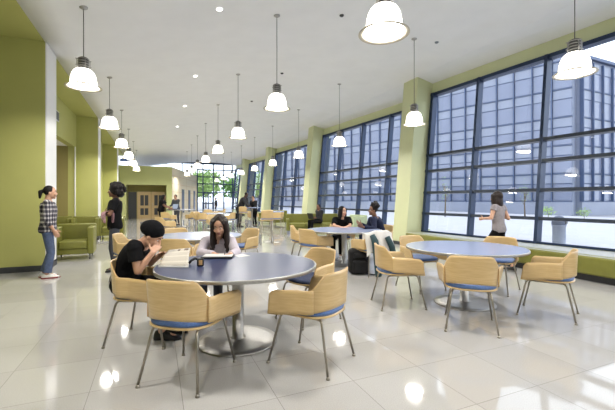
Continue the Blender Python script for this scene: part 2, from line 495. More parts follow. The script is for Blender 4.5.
w = MB(); w.box(XB, XB + .02, 14.88, 14.98, 0, 3.25); w.build('white_edge', 'white', wl)
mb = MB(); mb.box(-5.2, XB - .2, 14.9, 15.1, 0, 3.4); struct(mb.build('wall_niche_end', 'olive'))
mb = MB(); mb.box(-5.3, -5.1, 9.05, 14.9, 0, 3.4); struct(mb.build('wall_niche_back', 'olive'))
mb = MB(); mb.box(-5.1, XB - .2, 9.05, 14.9, 3.26, 3.34); struct(mb.build('ceiling_niche', 'ceiling'))
mb = MB(); mb.box(-6.2, XL, -5, 8.3, 4.40, 4.6)
mb.box(XB - .3, XL, 8.3, 27.8, 4.40, 4.6); struct(mb.build('ceiling_soffit', 'green'))
mb = MB(); mb.box(-6.2, -6, -5, 9, 0, 4.6); struct(mb.build('wall_left_near', 'green'))
mb = MB(); mb.box(-6.2, 8.9, -5.2, -5, 0, 5.4); struct(mb.build('wall_back', 'white'))
# far block with the door alcove
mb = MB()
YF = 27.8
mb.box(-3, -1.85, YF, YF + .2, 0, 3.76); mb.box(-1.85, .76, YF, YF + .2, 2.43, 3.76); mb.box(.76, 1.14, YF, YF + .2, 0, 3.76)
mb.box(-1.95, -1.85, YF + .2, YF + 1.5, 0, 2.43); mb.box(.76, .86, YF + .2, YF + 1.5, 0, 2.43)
fw = struct(mb.build('wall_far', 'glowgreen'))
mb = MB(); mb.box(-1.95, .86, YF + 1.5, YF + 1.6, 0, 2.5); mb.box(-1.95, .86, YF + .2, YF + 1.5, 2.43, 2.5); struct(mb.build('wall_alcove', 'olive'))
mb = MB(); mb.box(-3, -1.86, YF - .015, YF, 0, .11); mb.box(.77, 1.14, YF - .015, YF, 0, .11); struct(mb.build('baseboard_far', 'base'))
d0 = MB(); d0.box(-1.83, .74, YF + 1.44, YF + 1.5, 0, 2.0)
dd = struct(d0.build('door_1', 'olive'))
q = MB(); q.box(-1.8, -1.25, YF + 1.40, YF + 1.45, 0, 1.95); q.build('dark_panel', 'base', dd)
for x0 in (-1.2, -.25):
    q = MB(); w_ = .92
    q.box(x0, x0 + w_, YF + 1.38, YF + 1.44, 0, 1.98)
    lf = q.build('door_leaf', 'dooroak', dd)
    for z0, z1 in ((.25, .75), (.95, 1.72)):
        g = MB(); g.box(x0 + .2, x0 + .44, YF + 1.365, YF + 1.38, z0, z1); g.box(x0 + .5, x0 + .74, YF + 1.365, YF + 1.38, z0, z1); g.build('vision_panel', 'base', lf)
    h_ = MB(); h_.tube([(x0 + (.82 if x0 < -1 else .1), YF + 1.33, .9), (x0 + (.82 if x0 < -1 else .1), YF + 1.33, 1.15)], .015); h_.build('handle', 'steel', lf)
# angled beige wall beyond the block
A, B = V((1.14, YF, 0)), V((3.9, YEND, 0)); dn = (B - A).normalized(); nn = V((-dn.y, dn.x, 0))
mb = MB(); p = [A, B, B + nn * .3, A + nn * .3]; mb.hexa(p + [v + V((0, 0, 3.76)) for v in p])
bw = struct(mb.build('wall_beige', 'beige'))
q = MB()
for z in (.75, 1.35, 1.95, 2.55, 3.15):
    p = [A - nn * .004, B - nn * .004, B, A]; q.hexa([v + V((0, 0, z)) for v in p] + [v + V((0, 0, z + .025)) for v in p])
for t in (.25, .5, .75):
    c = A.lerp(B, t); p = [c - dn * .012 - nn * .004, c + dn * .012 - nn * .004, c + dn * .012, c - dn * .012]; q.hexa(p + [v + V((0, 0, 3.76)) for v in p])
q.build('panel_joint', 'mapleedge', bw)
for i, t in enumerate((.36, .62, .86)):
    c = A.lerp(B, t)
    q = MB(); p = [c - dn * .45 - nn * .02, c + dn * .45 - nn * .02, c + dn * .45, c - dn * .45]
    q.hexa([v + V((0, 0, .3)) for v in p] + [v + V((0, 0, 2.25)) for v in p])
    w = struct(q.build('window_%d' % (11 + i), 'frame'))
    g = MB(); p = [c - dn * .36 - nn * .03, c + dn * .36 - nn * .03, c + dn * .36 - nn * .02, c - dn * .36 - nn * .02]
    g.hexa([v + V((0, 0, .38)) for v in p] + [v + V((0, 0, 2.17)) for v in p]); g.build('pane', 'facadeglass', w)
mb = MB(); mb.box(-3, 1.14, YF + .2, YF + 1.6, 3.7, 3.78); p = [V((-3, YF + 1.6, 3.7)), V((1.2, YF + 1.6, 3.7)), V((3.9, YEND, 3.7)), V((-3, YEND, 3.7))]
mb.hexa(p + [v + V((0, 0, .08)) for v in p]); struct(mb.build('ceiling_block', 'white'))
mb = MB(); mb.box(-3.2, -3, YF, YEND, 3.7, 5.3); struct(mb.build('wall_left_far', 'white'))
# end wall: glass with a grid, a glazed door, a clerestory over the block
w = MB()
for z in (.05, 2.12, 3.0, 3.72, 4.45):
    w.box(3.9, 8.0, YEND - .05, YEND + .05, z - .05, z + .05)
w.box(-3, 3.9, YEND - .05, YEND + .05, 3.76, 3.86); w.box(-3, 8.2, YEND - .05, YEND + .05, 5.0, 5.25)
we = struct(w.build('window_10', 'frame'))
for x in (3.95, 4.5, 5.55, 6.6, 7.5):
    q = MB(); q.box(x - .05, x + .05, YEND - .06, YEND + .06, 0, 5.1); q.build('mullion', 'frame', we)
for x in (-2, -.5, 1, 2.5):
    q = MB(); q.box(x - .04, x + .04, YEND - .05, YEND + .05, 3.8, 5.1); q.build('mullion', 'frame', we)
for x0, x1 in ((3.95, 4.5), (4.5, 5.55), (5.55, 6.6), (6.6, 8.0)):
    for z0, z1 in ((.05, 2.12), (2.12, 3.0), (3.0, 3.72), (3.72, 4.45), (4.45, 5.1)):
        q = MB(); q.add([(x0, YEND, z0), (x1, YEND, z0), (x1, YEND, z1), (x0, YEND, z1)], [(0, 1, 2, 3)]); q.build('glass_pane', 'glass', we)
q = MB(); q.add([(-3, YEND, 3.8), (3.9, YEND, 3.8), (3.9, YEND, 5.1), (-3, YEND, 5.1)], [(0, 1, 2, 3)]); q.build('glass_pane', 'glass', we)
q = MB()
for x in (4.58, 5.02, 5.47): q.box(x - .05, x + .05, YEND - .10, YEND - .05, 0, 2.1)
q.box(4.53, 5.52, YEND - .10, YEND - .05, 2.02, 2.12); q.box(4.53, 5.52, YEND - .10, YEND - .05, .95, 1.05); q.box(4.53, 5.52, YEND - .10, YEND - .05, 0, .15)
dr = struct(q.build('door_2', 'frame'))
# vent on the left back wall
v = thing('wall_vent', (XB, 12.3, 3.8), 0, 'small grey louvred vent set high on the green wall', 'vent')
q = MB(); q.box(0, .02, -.28, .28, -.15, .15); q.build('frame', 'white', v)
q = MB(); q.box(.018, .026, -.24, .24, -.12, .12); q.build('backing', 'base', v)
q = MB()
for i in range(7): q.box(.02, .034, -.24, .24, -.115 + i * .034, -.098 + i * .034)
q.build('louvre', 'vent', v)


# ------------------------------------------------------------------ ceiling fittings
def zc(x):
    return float(np.interp(x, [a for a, _ in CE], [z for _, z in CE]))


def ceiling_hit(px, py):
    d = 1.0
    for _ in range(4000):
        p = at(px, py, d)
        if p.z >= zc(p.x): break
        d += .01
    return p


ROWS = [-1.08, 2.25, 5.62]
ROWN = ['row along the green wall', 'middle row', 'row along the windows']
ORD = ['nearest', 'second', 'third', 'fourth', 'fifth', 'sixth', 'seventh', 'eighth', 'ninth', 'tenth', 'eleventh']


def make_pendant():
    r = thing('pendant_lamp', (0, 0, 0), 0, 'x', 'lamp')
    # origin at the rim level
    n = 40
    m = MB()
    prof = [(.070, .300), (.105, .292), (.14, .265), (.167, .215), (.184, .15), (.192, .08), (.196, .03), (.190, .03), (.185, .08), (.177, .15), (.16, .21), (.134, .256), (.10, .282), (.065, .292)]
    m.lathe(prof, n=n, cap=False); sh = m.build('glass_shade', 'shade', r)
    m = MB(); m.lathe([(.190, .040), (.235, .022), (.268, .006), (.270, -.002), (.262, -.006), (.225, .008), (.185, .026), (.190, .040)], n=n, cap=False); m.build('shade_lip', 'lip', r)
    m = MB(); m.lathe([(.001, .045), (.178, .040), (.178, .05), (.001, .055)], n=24, cap=False); m.build('diffuser', 'bulb', r)
    m = MB(); m.lathe([(.001, .285), (.082, .285), (.082, .31), (.075, .315), (.075, .475), (.05, .49), (.012, .50), (.001, .52)], n=20, cap=False); hs = m.build('housing', 'darksteel', r)
    m = MB()
    for z in (.34, .38, .42, .46): m.lathe([(.07, z - .006), (.084, z - .006), (.084, z + .006), (.07, z + .006)], n=20, cap=False)
    m.build('cooling_ring', 'steel', hs)
    for a in range(4):
        c, s_ = math.cos(a * PI / 2 + .4), math.sin(a * PI / 2 + .4)
        m = MB(); m.tube([(.095 * c, .095 * s_, .31), (.095 * c, .095 * s_, .45)], .006, 6); m.tube([(.06 * c, .06 * s_, .45), (.115 * c, .115 * s_, .45)], .007, 6); m.tube([(.06 * c, .06 * s_, .35), (.115 * c, .115 * s_, .35)], .007, 6)
        m.build('bolt', 'steel', hs)
    for a in range(3):
        q = a * 2 * PI / 3 + .3
        c, s_ = math.cos(q), math.sin(q)
        m = MB(); m.tube([(R * c, R * s_, z) for R, z in ((.08, .303), (.112, .294), (.147, .268), (.174, .217), (.191, .15), (.20, .08), (.21, .035))], .005, 6); m.build('stay', 'chrome', r)
    return r


def add_light(parent, e):
    l = bpy.data.lights.new('lamp_light', 'AREA'); l.energy = e; l.color = (1, .965, .91); l.shape = 'DISK'; l.size = .36
    o = bpy.data.objects.new('lamp_light', l); COL.objects.link(o); o.parent = parent; o.location = (0, 0, .034)


LAMP_E = 50
proto = make_pendant(); first = True
ZR = 3.135
for ri, x in enumerate(ROWS):
    k0, k1 = [(1, 6), (0, 7), (0, 9)][ri]
    for k in list(range(k0, k1 + 1)) + list(range(-1, k0)):
        y = 3.2 + 3.65 * k
        x = ROWS[ri] + ({0: -.12, 1: .06}.get(k, 0) if ri == 2 else 0)
        ZL = ZR + [.075, .055 if k else 0, .02][ri]
        lab = 'bell-shaped glass pendant lamp, %s of the %s' % (ORD[k - k0], ROWN[ri]) if k >= k0 else 'bell-shaped glass pendant lamp overhead behind the viewpoint, in the %s%s' % (ROWN[ri], ', nearer' if k == 0 else '')
        if first:
            o = proto; o.location = (x, y, ZL); o['label'] = lab; first = False; o['group'] = 'pendant lamps'
        else:
            o = dup(proto, (x, y, ZL), random.uniform(0, 6), lab, 'pendant lamps')
for o in [x for x in S.objects if x.name.startswith('pendant_lamp')]:
    h = zc(o.location.x) - o.location.z
    m = MB(); m.tube([(0, 0, .51), (0, 0, h - .01)], .007, 6); m.build('cord', 'darksteel', o)
    m = MB(); m.lathe([(.001, h - .035), (.03, h - .033), (.062, h - .015), (.065, h + .02), (.001, h + .02)], n=16, cap=False); m.build('ceiling_rose', 'steel', o)
for o in [x for x in S.objects if x.name.startswith('pendant_lamp')]:
    add_light(o, LAMP_E)
# unseen ceiling light added to brighten the niche
nl = MB().lathe([(.001, .0), (.16, .0), (.18, .012), (.18, .05), (.001, .05)], n=24, cap=False).build('added_ceiling_light', 'bulb')
nl.location = (-3.7, 12.0, 3.21); tag(nl, 'unseen round ceiling light added inside the olive wall opening', 'light')
l = bpy.data.lights.new('niche_light', 'AREA'); l.energy = 22; l.color = (1, .93, .83); l.shape = 'DISK'; l.size = .3
lo = bpy.data.objects.new('niche_light', l); COL.objects.link(lo); lo.parent = nl; lo.location = (0, 0, -.006)
# small recessed fittings
fit = [(219, 9, 'spot'), (195, 76, 'spot'), (184.5, 106, 'spot'), (177, 126.5, 'spot'), (341.7, 15, 'det'), (282, 73, 'det'), (251.7, 101, 'det'), (436.7, 42, 'det')]
for i, (px, py, kd) in enumerate(fit):
    p = ceiling_hit(px, py); z = zc(p.x)
    x, y = p.x, p.y
    if kd == 'spot':
        o = MB().lathe([(.001, .0), (.045, .0), (.06, .012), (.06, .06), (.001, .06)], n=20, cap=False).build('recessed_spotlight', 'bulb')
        tag(o, 'tiny lit recessed ceiling spotlight between two lamp rows, %s the camera' % ['nearest to', 'second from', 'third from', 'fourth from'][i], 'light', 'recessed spotlights')
    else:
        nm = ['small dark ceiling sensor near the top of the picture', 'small dark ceiling sensor beside the middle lamp cord', 'tiny dark ceiling sensor far along the middle lamp row', 'small grey ceiling sensor above the first window bay'][i - 4]
        o = MB().lathe([(.001, -.02), (.03, -.018), (.045, -.004), (.05, .05), (.001, .05)], n=20, cap=False).build('ceiling_sensor', 'base' if i < 7 else 'vent')
        tag(o, nm, 'sensor')
    o.location = (x, y, z - .012)


# ------------------------------------------------------------------ furniture
def add_shell(r, mats, zs=0.0, wood='maple'):
    """bent plywood shell of the chair: backrest, two arms, seat pan and cushion; faces +Y"""
    def back(u, v):
        a = (u * 2 - 1) * math.radians(77); s_ = abs(u * 2 - 1)
        zt = .79 - .02 * s_ * s_
        if s_ > .50:
            q = (s_ - .50) / .50; q = q * q * (3 - 2 * q); zt -= .12 * q
        zb = .505 - .035 * s_ ** 2
        z = zb + (zt - zb) * v
        rk = 1 + .20 * (z - .45)
        x = .259 * math.copysign(abs(math.sin(a)) ** .85, a) * (1 + .34 * (z - .62)); y = -.05 - .215 * max(0, math.cos(a)) ** .8 * rk
        return (x, y, z + zs)
    MB().sheet(back, 40, 10, .011, 0, 1).build('backrest', [wood, 'mapleedge'], r)
    for sx in (-1, 1):
        def arm(u, v):
            # u from the overlap behind to the front edge
            if u < .25:
                a = math.radians(66 + 20 * u / .25); q = 1
                bx, by = .271 * math.sin(a) ** .85, -.05 - .222 * math.cos(a) ** .8
            else:
                t = (u - .25) / .75; bx, by = .270 + .052 * t, -.035 + .240 * t
            zb = .475 - .035 * min(1, u * 1.3); zt = .658 - .018 * u
            if u > .86: zt -= .035 * ((u - .86) / .14) ** 2
            z = zb + (zt - zb) * v
            by += (1 - v) * .045 * max(0, u - .3)
            bx += .03 * (v - .4) * u
            return (sx * bx, by, z + zs)
        MB().sheet(arm, 20, 6, .010 * sx, 0, 1).build('armrest', [wood, 'mapleedge'], r)
    m = MB()
    rings = []
    for k, (sc, z) in enumerate([(.86, .425), (1, .435), (1.0, .448)]):
        ring = []
        for j in range(40):
            a = 2 * PI * j / 40; c, s_ = math.cos(a), math.sin(a)
            ring.append((.262 * sc * math.copysign(abs(c) ** .75, c), -.015 + .25 * sc * math.copysign(abs(s_) ** .75, s_), z + zs))
        rings.append(ring)
    m.loft(rings); m.build('seat_pan', wood, r)
    rings = []
    for k, (sc, z) in enumerate([(.97, .448), (1.0, .462), (.97, .478), (.85, .487), (.5, .486), (.05, .482)]):
        ring = []
        for j in range(40):
            a = 2 * PI * j / 40; c, s_ = math.cos(a), math.sin(a)
            ring.append((.254 * sc * math.copysign(abs(c) ** .75, c), -.015 + .242 * sc * math.copysign(abs(s_) ** .75, s_), z + zs))
        rings.append(ring)
    MB().loft(rings).build('seat_cushion', mats, r)


def make_chair(cush='blue'):
    r = thing('dining_chair', (0, 0, 0), 0, 'x', 'chair')
    add_shell(r, cush)
    for sx in (-1, 1):
        m = MB(); x0 = .175
        m.tube([(sx * x0, .165, .414), (sx * x0, -.165, .414)], .0105, 8); m.build('side_rail', 'leg', r)
        for sy in (-1, 1):
            m = MB(); top = V((sx * x0, sy * .165, .414)); ft = V((sx * .245, sy * .28, .012))
            cs = [top - V((0, sy * .02, 0)), top, top + V((sx * .006, sy * .018, -.006)), top + V((sx * .012, sy * .030, -.022)), ft]
            m.tube(cs, .0105, 8); m.lathe([(.001, 0), (.016, 0), (.016, .008), (.010, .022), (.001, .024)], (ft.x, ft.y, 0), 10, cap=False)
            m.build('leg', 'leg', r)
    m = MB()
    for sy in (-1, 1): m.tube([(-.175, sy * .13, .414), (.175, sy * .13, .414)], .009, 8)
    m.build('cross_bar', 'leg', r)
    return r


def make_stool():
    r = thing('bar_stool', (0, 0, 0), 0, 'x', 'stool')
    
    def back(u, v):
        a = (u * 2 - 1); z = .80 + .26 * v; q = abs(a) ** 4
        return (.18 * a, -.16 - .03 * v + .05 * a * a, z - .03 * q * v)
    MB().sheet(back, 16, 6, .011, 0, 1).build('backrest', ['maple', 'mapleedge'], r)
    MB().rbox(-.19, .19, -.18, .18, .735, .77, .015).build('seat_pan', 'maple', r)
    MB().rbox(-.17, .17, -.15, .165, .768, .79, .01).build('seat_cushion', 'blue', r)
    MB().tube([(-.08, -.13, .75), (-.08, -.175, .82)], .008, 6).tube([(.08, -.13, .75), (.08, -.175, .82)], .008, 6).build('back_support', 'leg', r)
    ft = {}
    for sx in (-1, 1):
        for sy in (-1, 1):
            m = MB(); m.tube([(sx * .13, sy * .12, .745), (sx * .20, sy * .21, 0)], .012, 8); m.build('leg', 'leg', r)
    m = MB(); q = [(sx * .174, sy * .176, .30) for sx, sy in ((-1, -1), (1, -1), (1, 1), (-1, 1), (-1, -1))]
    m.tube(q, .009, 6); m.build('foot_ring', 'leg', r)
    return r


G_CH = 'maple armchairs with blue seat pads'
chair0 = make_chair(); chair_used = [False]
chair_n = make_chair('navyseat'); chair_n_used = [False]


def chair(x, y, hx, hy, label, navy=False, group=G_CH):
    rz = heading(hx, hy); pr, us = (chair_n, chair_n_used) if navy else (chair0, chair_used)
    if not us[0]:
        us[0] = True; pr.location = (x, y, 0); pr.rotation_euler = (0, 0, rz); pr['label'] = label; pr['group'] = group
        return pr
    return dup(pr, (x, y, 0), rz, label, group)


def make_table(x, y, top, label, R=.75, group=None):
    r = thing('round_table', (x, y, 0), 0, label, 'table', group)
    m = MB(); m.lathe([(.001, .715), (R - .012, .715), (R - .012, .741), (.001, .741)], n=72, cap=False, smooth=False); m.build('table_top', top, r)
    m = MB(); m.lathe([(R - .012, .712), (R - .002, .712), (R, .716), (R, .736), (R - .003, .7415), (R - .012, .7415), (R - .012, .712)], n=72, cap=False); m.build('edge_band', 'steel', r)
    m = MB(); m.lathe([(.10, .70), (.10, .715), (.20, .715), (.20, .70), (.06, .69), (.055, .68), (.055, .04), (.09, .03), (.09, .02)], n=28, cap=False); m.build('column', 'steel', r)
    m = MB(); m.lathe([(.001, .036), (.10, .034), (.30, .024), (.375, .016), (.38, .010), (.38, 0), (.001, 0)], n=56, cap=False); m.build('base', 'steel', r)
    return r


T1 = make_table(.74, 3.46, 'navytop', 'dark blue round table where two women are reading and writing', .76)
T2 = make_table(3.76, 3.54, 'sheenlam', 'pale blue-grey round table with nobody seated, by the window bench', .745)
T3 = make_table(3.66, 6.62, 'sheenlam', 'pale round table where a woman in black and one in navy talk', .78)
T4 = make_table(.70, 6.55, 'sheenlam', 'empty pale round table right behind the two readers')
# chairs round the dark table
chair(-.08, 3.86, .9, -.42, 'maple chair the woman in the black cap is sitting in')
chair(.25, 2.94, .345, .44, 'empty maple chair before the dark table, back turned, nearest the camera')
chair(1.235, 2.80, -.33, .45, 'empty maple chair seen from the side, to the right of the dark table')
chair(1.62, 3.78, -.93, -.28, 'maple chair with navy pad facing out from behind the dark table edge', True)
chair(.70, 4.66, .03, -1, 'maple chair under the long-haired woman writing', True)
# chairs round the empty pale table by the bench
chair(3.14, 2.88, .36, .37, 'maple chair with its back square to the camera at the empty table by the bench')
chair(2.90, 3.82, .525, -.175, 'maple chair seen side-on at the left of the empty table by the bench')
chair(4.30, 2.80, -.265, .5, 'maple chair seen side-on at the right of the empty table by the bench')
chair(3.78, 4.42, .02, -1, 'maple chair with its inside showing behind the left of the empty table by the bench')
chair(4.74, 3.86, -.9, -.36, 'maple chair rising behind the empty table below the walking woman')
# chairs round the talkers' table
chair(2.96, 6.62, .93, .37, 'maple chair with its back to us at the left of the talkers table')
chair(3.06, 7.45, .9, -.4, 'maple chair with pale inner face beyond the left of the talkers table')
CJ = chair(3.68, 5.58, .05, 1, 'maple chair with a white jacket hung over its back')
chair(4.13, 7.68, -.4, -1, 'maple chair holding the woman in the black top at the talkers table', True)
chair(4.70, 6.86, -.95, -.1, 'maple chair holding the woman in the navy jacket')
# chairs round the table behind the readers
chair(.36, 5.86, .42, .72, 'maple chair whose rounded back shows beyond the open newspaper')
chair(.42, 7.55, .2, -1, 'maple chair behind the table beyond the newspaper')
chair(1.60, 6.98, -.9, -.42, 'maple chair behind the writing woman, turned to the table beyond her')
chair(-.36, 6.82, 1, -.25, 'maple chair peeping out between the standing woman in black and the reader')


# tall table and stools
def make_bar_table(p, label, R=.40, H=1.0):
    r = thing('bar_table', (p.x, p.y, 0), 0, label, 'table')
    MB().lathe([(.001, H - .03), (R - .005, H - .03), (R, H - .025), (R, H - .005), (R - .005, H), (.001, H)], n=48, cap=False).build('table_top', 'sheenlam', r)
    MB().lathe([(.16, H - .03), (.04, H - .05), (.04, .03), (.05, .02)], n=20).build('column', 'steel', r)
    MB().lathe([(.001, .02), (.22, .016), (.29, .008), (.29, 0), (.001, 0)], n=36, cap=False).build('base', 'steel', r)
    return r


make_bar_table(at(272, 241, 11.6), 'tall round table on one steel column with nobody at it')
make_bar_table(at(252, 226, 17.6), 'tall round table the standing man in the grey jacket leans on')
st = make_stool(); p = at(266.5, 240, 11.0); st.location = (p.x, p.y, 0); st.rotation_euler = (0, 0, heading(.15, 1)); st['label'] = 'tall maple stool before the nearer tall table, its back square to us'; st['group'] = 'tall maple stools'
p = at(243.5, 225, 17.0); dup(st, (p.x, p.y, 0), heading(.5, 1), 'tall maple stool in front of the man in the grey jacket')


def make_armchair(w=.86, name='armchair', vin='olivevinyl', cat='armchair', seats=1):
    r = thing(name, (0, 0, 0), 0, 'x', cat)
    h, d = w / 2, .39
    MB().rbox(-h + .02, h - .02, -d + .02, d - .04, .13, .27, .02).build('base', vin, r)
    MB().rbox(-h, h, -d, -d + .17, .13, .79, .03).build('backrest', vin, r)
    for sx in (-1, 1):
        MB().rbox(min(sx * h, sx * (h - .12)), max(sx * h, sx * (h - .12)), -d + .1, d, .13, .74 if seats == 1 else .6, .025).build('armrest', vin, r)
    sw = (w - .25) / seats
    for i in range(seats):
        MB().rbox(-h + .125 + i * sw + .004, -h + .125 + (i + 1) * sw - .004, -d + .14, d + .01, .255, .43, .035).build('seat_cushion', vin, r)
    for sx in (-1, 1):
        for sy in (-1, 1):
            MB().tube([(sx * (h - .08), sy * (d - .08), .14), (sx * (h - .08), sy * (d - .08), 0)], [.02, .015], 8).build('leg', 'darksteel', r)
    return r


ac = make_armchair(.80); ac.location = (-1.72, 9.86, 0); ac.rotation_euler = (0, 0, heading(.05, -1)); ac['label'] = 'lime green armchair facing us just behind the woman in plaid'; ac['group'] = 'lime green armchairs'
p = at(85, 237, 12.3); dup(ac, (p.x + .02, p.y, 0), heading(.08, -1), 'lime green armchair seen over the nearer armchair, against the green wall')
p = at(66, 237, 12.2); dup(ac, (-3.04, p.y, 0), heading(.1, -1), 'lime green armchair half hidden by the nearer armchair, in the wall opening')
p = at(112, 237, 12.7); dup(ac, (p.x, p.y, 0), heading(0, -1), 'lime green armchair mostly hidden by the standing woman in black')
sf = make_armchair(2.15, 'sofa', cat='sofa', seats=3); sf.location = (5.95, 13.45, 0); sf.rotation_euler = (0, 0, heading(-.35, -1)); sf['label'] = 'lime green sofa under the window with a person using a laptop on it'
sf2 = make_armchair(.8, 'armchair', 'palevinyl'); sf2.location = (6.95, 11.9, 0); sf2.rotation_euler = (0, 0, heading(-1, -.3)); sf2['label'] = 'pale green armchair by the window behind the talking women'
sf3 = make_armchair(2.0, 'sofa', cat='sofa', seats=2); sf3.location = (6.1, 19.4, 0); sf3.rotation_euler = (0, 0, heading(-1, -.2)); sf3['label'] = 'distant lime green sofa under the third window bay'

# window bench
wb = thing('window_bench', (6.6, 0, 0), 0, 'long green bench with a pale top running under the nearest window', 'bench')
y0, y1 = -4.8, 8.35
MB().box(.12, .70, y0, y1, 0, .13).build('toe_kick', 'base', wb)
MB().rbox(0, .3, y0, y1, .12, .425, .035).build('front_cushion', 'olivevinyl', wb)
m = MB(); m.hexa([(.05, y0, .385), (1.98, y0, .37), (.80, y1, .37), (.05, y1, .385), (.05, y0, .428), (1.98, y0, .40), (.80, y1, .40), (.05, y1, .428)]); m.build('top_ledge', 'ledge', wb)

# distant tables and chairs
tA = make_table(1.25, 19.3, 'sheenlam', 'far pale table where two people stand at a laptop'); 
tB = make_table(2.55, 17.2, 'sheenlam', 'far pale table right of the two people at the laptop'); 
tC = make_table(3.3, 23.5, 'sheenlam', 'very distant pale table before the glass end wall')
far = [(.55, 18.3, .6, .8, 'far maple chair in front of the woman standing at the laptop'),
       (1.75, 18.5, -.3, 1, 'far maple chair with its back to us at the laptop table'),
       (2.05, 16.55, .6, .7, 'far maple chair at the near side of the second far table'),
       (3.15, 16.7, -.7, .6, 'far maple chair at the right of the second far table'),
       (2.7, 18.05, -.1, -1, 'far maple chair beyond the second far table'),
       (1.95, 17.7, .8, -.3, 'far maple chair at the left of the second far table'),
       (3.0, 22.6, .2, 1, 'tiny maple chair at the most distant table, seen from behind'),
       (3.95, 23.6, -1, 0, 'tiny maple chair right of the most distant table'),
       (5.35, 16.4, .3, 1, 'far maple chair left of the sofa, back to us'),
       (5.75, 17.3, -.9, .1, 'far maple chair beside the pier left of the sofa'),
       (4.75, 18.6, .6, -.5, 'far maple chair beyond the tall table'),
       (2.1, 14.0, .3, -.9, 'maple chair standing by itself behind the head of the woman writing, before the far tables'),
       (.3, 13.2, .8, .5, 'maple chair standing alone left of the far tables')]
for a in far: chair(*a)
tA.scale = (1, 1, 1.18)

# ------------------------------------------------------------------ people
def remeshed(mb, name, m, parent, base, voxel, it=5, fac=.5, floor=None):
    me = bpy.data.meshes.new('t'); me.from_pydata(mb.v, [], mb.f); me.update()
    import bmesh
    bm = bmesh.new(); bm.from_mesh(me); bmesh.ops.recalc_face_normals(bm, faces=bm.faces); bm.to_mesh(me); bm.free()
    o = bpy.data.objects.new('t', me); COL.objects.link(o)
    r = o.modifiers.new('r', 'REMESH'); r.mode = 'VOXEL'; r.voxel_size = voxel; r.use_smooth_shade = True
    if it:
        q = o.modifiers.new('s', 'SMOOTH'); q.factor = fac; q.iterations = it
    dg = bpy.context.evaluated_depsgraph_get(); dg.update()
    out = bpy.data.meshes.new_from_object(o.evaluated_get(dg))
    bpy.data.objects.remove(o); bpy.data.meshes.remove(me)
    co = np.empty(len(out.vertices) * 3, 'f'); out.vertices.foreach_get('co', co); co = co.reshape(-1, 3)
    if floor is not None: co[:, 2] = np.maximum(co[:, 2], floor)
    co -= np.array(base, 'f'); out.vertices.foreach_set('co', co.ravel()); out.update()
    out.polygons.foreach_set('use_smooth', [True] * len(out.polygons))
    out.name = name; out.materials.clear(); out.materials.append(MT[m])
    ob = bpy.data.objects.new(name, out); COL.objects.link(ob)
    if parent: ob.parent = parent
    return ob


def placed(mb, name, mats, parent, base):
    mb.v = [(x - base[0], y - base[1], z - base[2]) for x, y, z in mb.v]
    return mb.build(name, mats, parent)


def rot_to(v, n, a):
    return v * math.cos(a) + n * math.sin(a)


def hand(mb, wrist, d, n, t, curl=.45, k=1.0):
    """wrist point, finger direction d, palm normal n, thumb side t"""
    d = V(d).normalized(); n = V(n); n = (n - d * n.dot(d)).normalized(); t0 = V(t); t = d.cross(n)
    if t.dot(t0) < 0: t = -t
    rings = []
    for s_, w, th in ((-.01, .024, .018), (.02, .030, .017), (.055, .040, .014), (.088, .040, .011)):
        c = wrist + d * s_ * k
        rings.append([c + t * (w * k * math.cos(2 * PI * j / 14)) + n * (th * k * math.sin(2 * PI * j / 14)) for j in range(14)])
    mb.loft(rings)
    for i, (off, ln) in enumerate(((.032, .9), (.0108, 1.0), (-.0108, .95), (-.032, .74))):
        p = wrist + (d * .080 + t * off) * k; a = .12 + .03 * i
        dd = (d + t * off * 3).normalized()
        for sg, L_ in enumerate((.046, .029, .023)):
            q = p + rot_to(dd, n, a) * L_ * ln * k
            mb.capsule(p, q, (.0088 - .0008 * sg) * k, (.0082 - .0008 * sg) * k, 8); p = q; a += curl * (1.0 if sg == 0 else .8)
    p = wrist + (d * .022 + t * .026) * k; v = (d * .62 + t * .68 + n * .25).normalized()
    for sg, L_ in enumerate((.042, .032, .025)):
        q = p + v * L_ * k; mb.capsule(p, q, (.0125 - .0015 * sg) * k, (.011 - .0015 * sg) * k, 8); p = q; v = (v + d * .35 + n * .2).normalized()


def ring(c, X, Y, rx, ry, n=20):
    return [c + X * (rx * math.cos(2 * PI * j / n)) + Y * (ry * math.sin(2 * PI * j / n)) for j in range(n)]


def torso_rings(J, g, lo=0, hi=1, k=1.0, belly=0):
    pel, ch, nk = J['pel'], J['chest'], J['neck']
    Rh = (J['hipR'] - J['hipL']).normalized(); Rs = (J['shR'] - J['shL']).normalized()
    down = (pel - ch).normalized()
    st = [(-.14, .135, .10), (-.06, .160, .118), (.03, .158, .115), (.22, .132, .100 + belly), (.42, .132, .102 + belly * .6), (.62, .146, .112), (.80, .152, .105), (.92, .130, .082), (1.0, .075, .062)]
    out = []
    for s_, rx, ry in st:
        if s_ < lo - 1e-6 or s_ > hi + 1e-6: continue
        if s_ <= 0: c = pel - down * (s_ * .55)
        else:
            a = pel.lerp(ch, min(1, s_ * 2)) if s_ < .5 else ch.lerp(nk, (s_ - .5) * 2)
            b = pel * (1 - s_) ** 2 + ch * 2 * s_ * (1 - s_) + nk * s_ * s_
            c = a.lerp(b, .5)
        if s_ <= 0: T = (ch - pel).normalized()
        else: T = (pel * (-2 * (1 - s_)) + ch * (2 - 4 * s_) + nk * 2 * s_).normalized()
        X = Rh.lerp(Rs, max(0, min(1, s_))); X = (X - T * X.dot(T)).normalized(); Y = T.cross(X)
        out.append(ring(c, X, Y, (rx * k + g), (ry * k + g)))
    return out


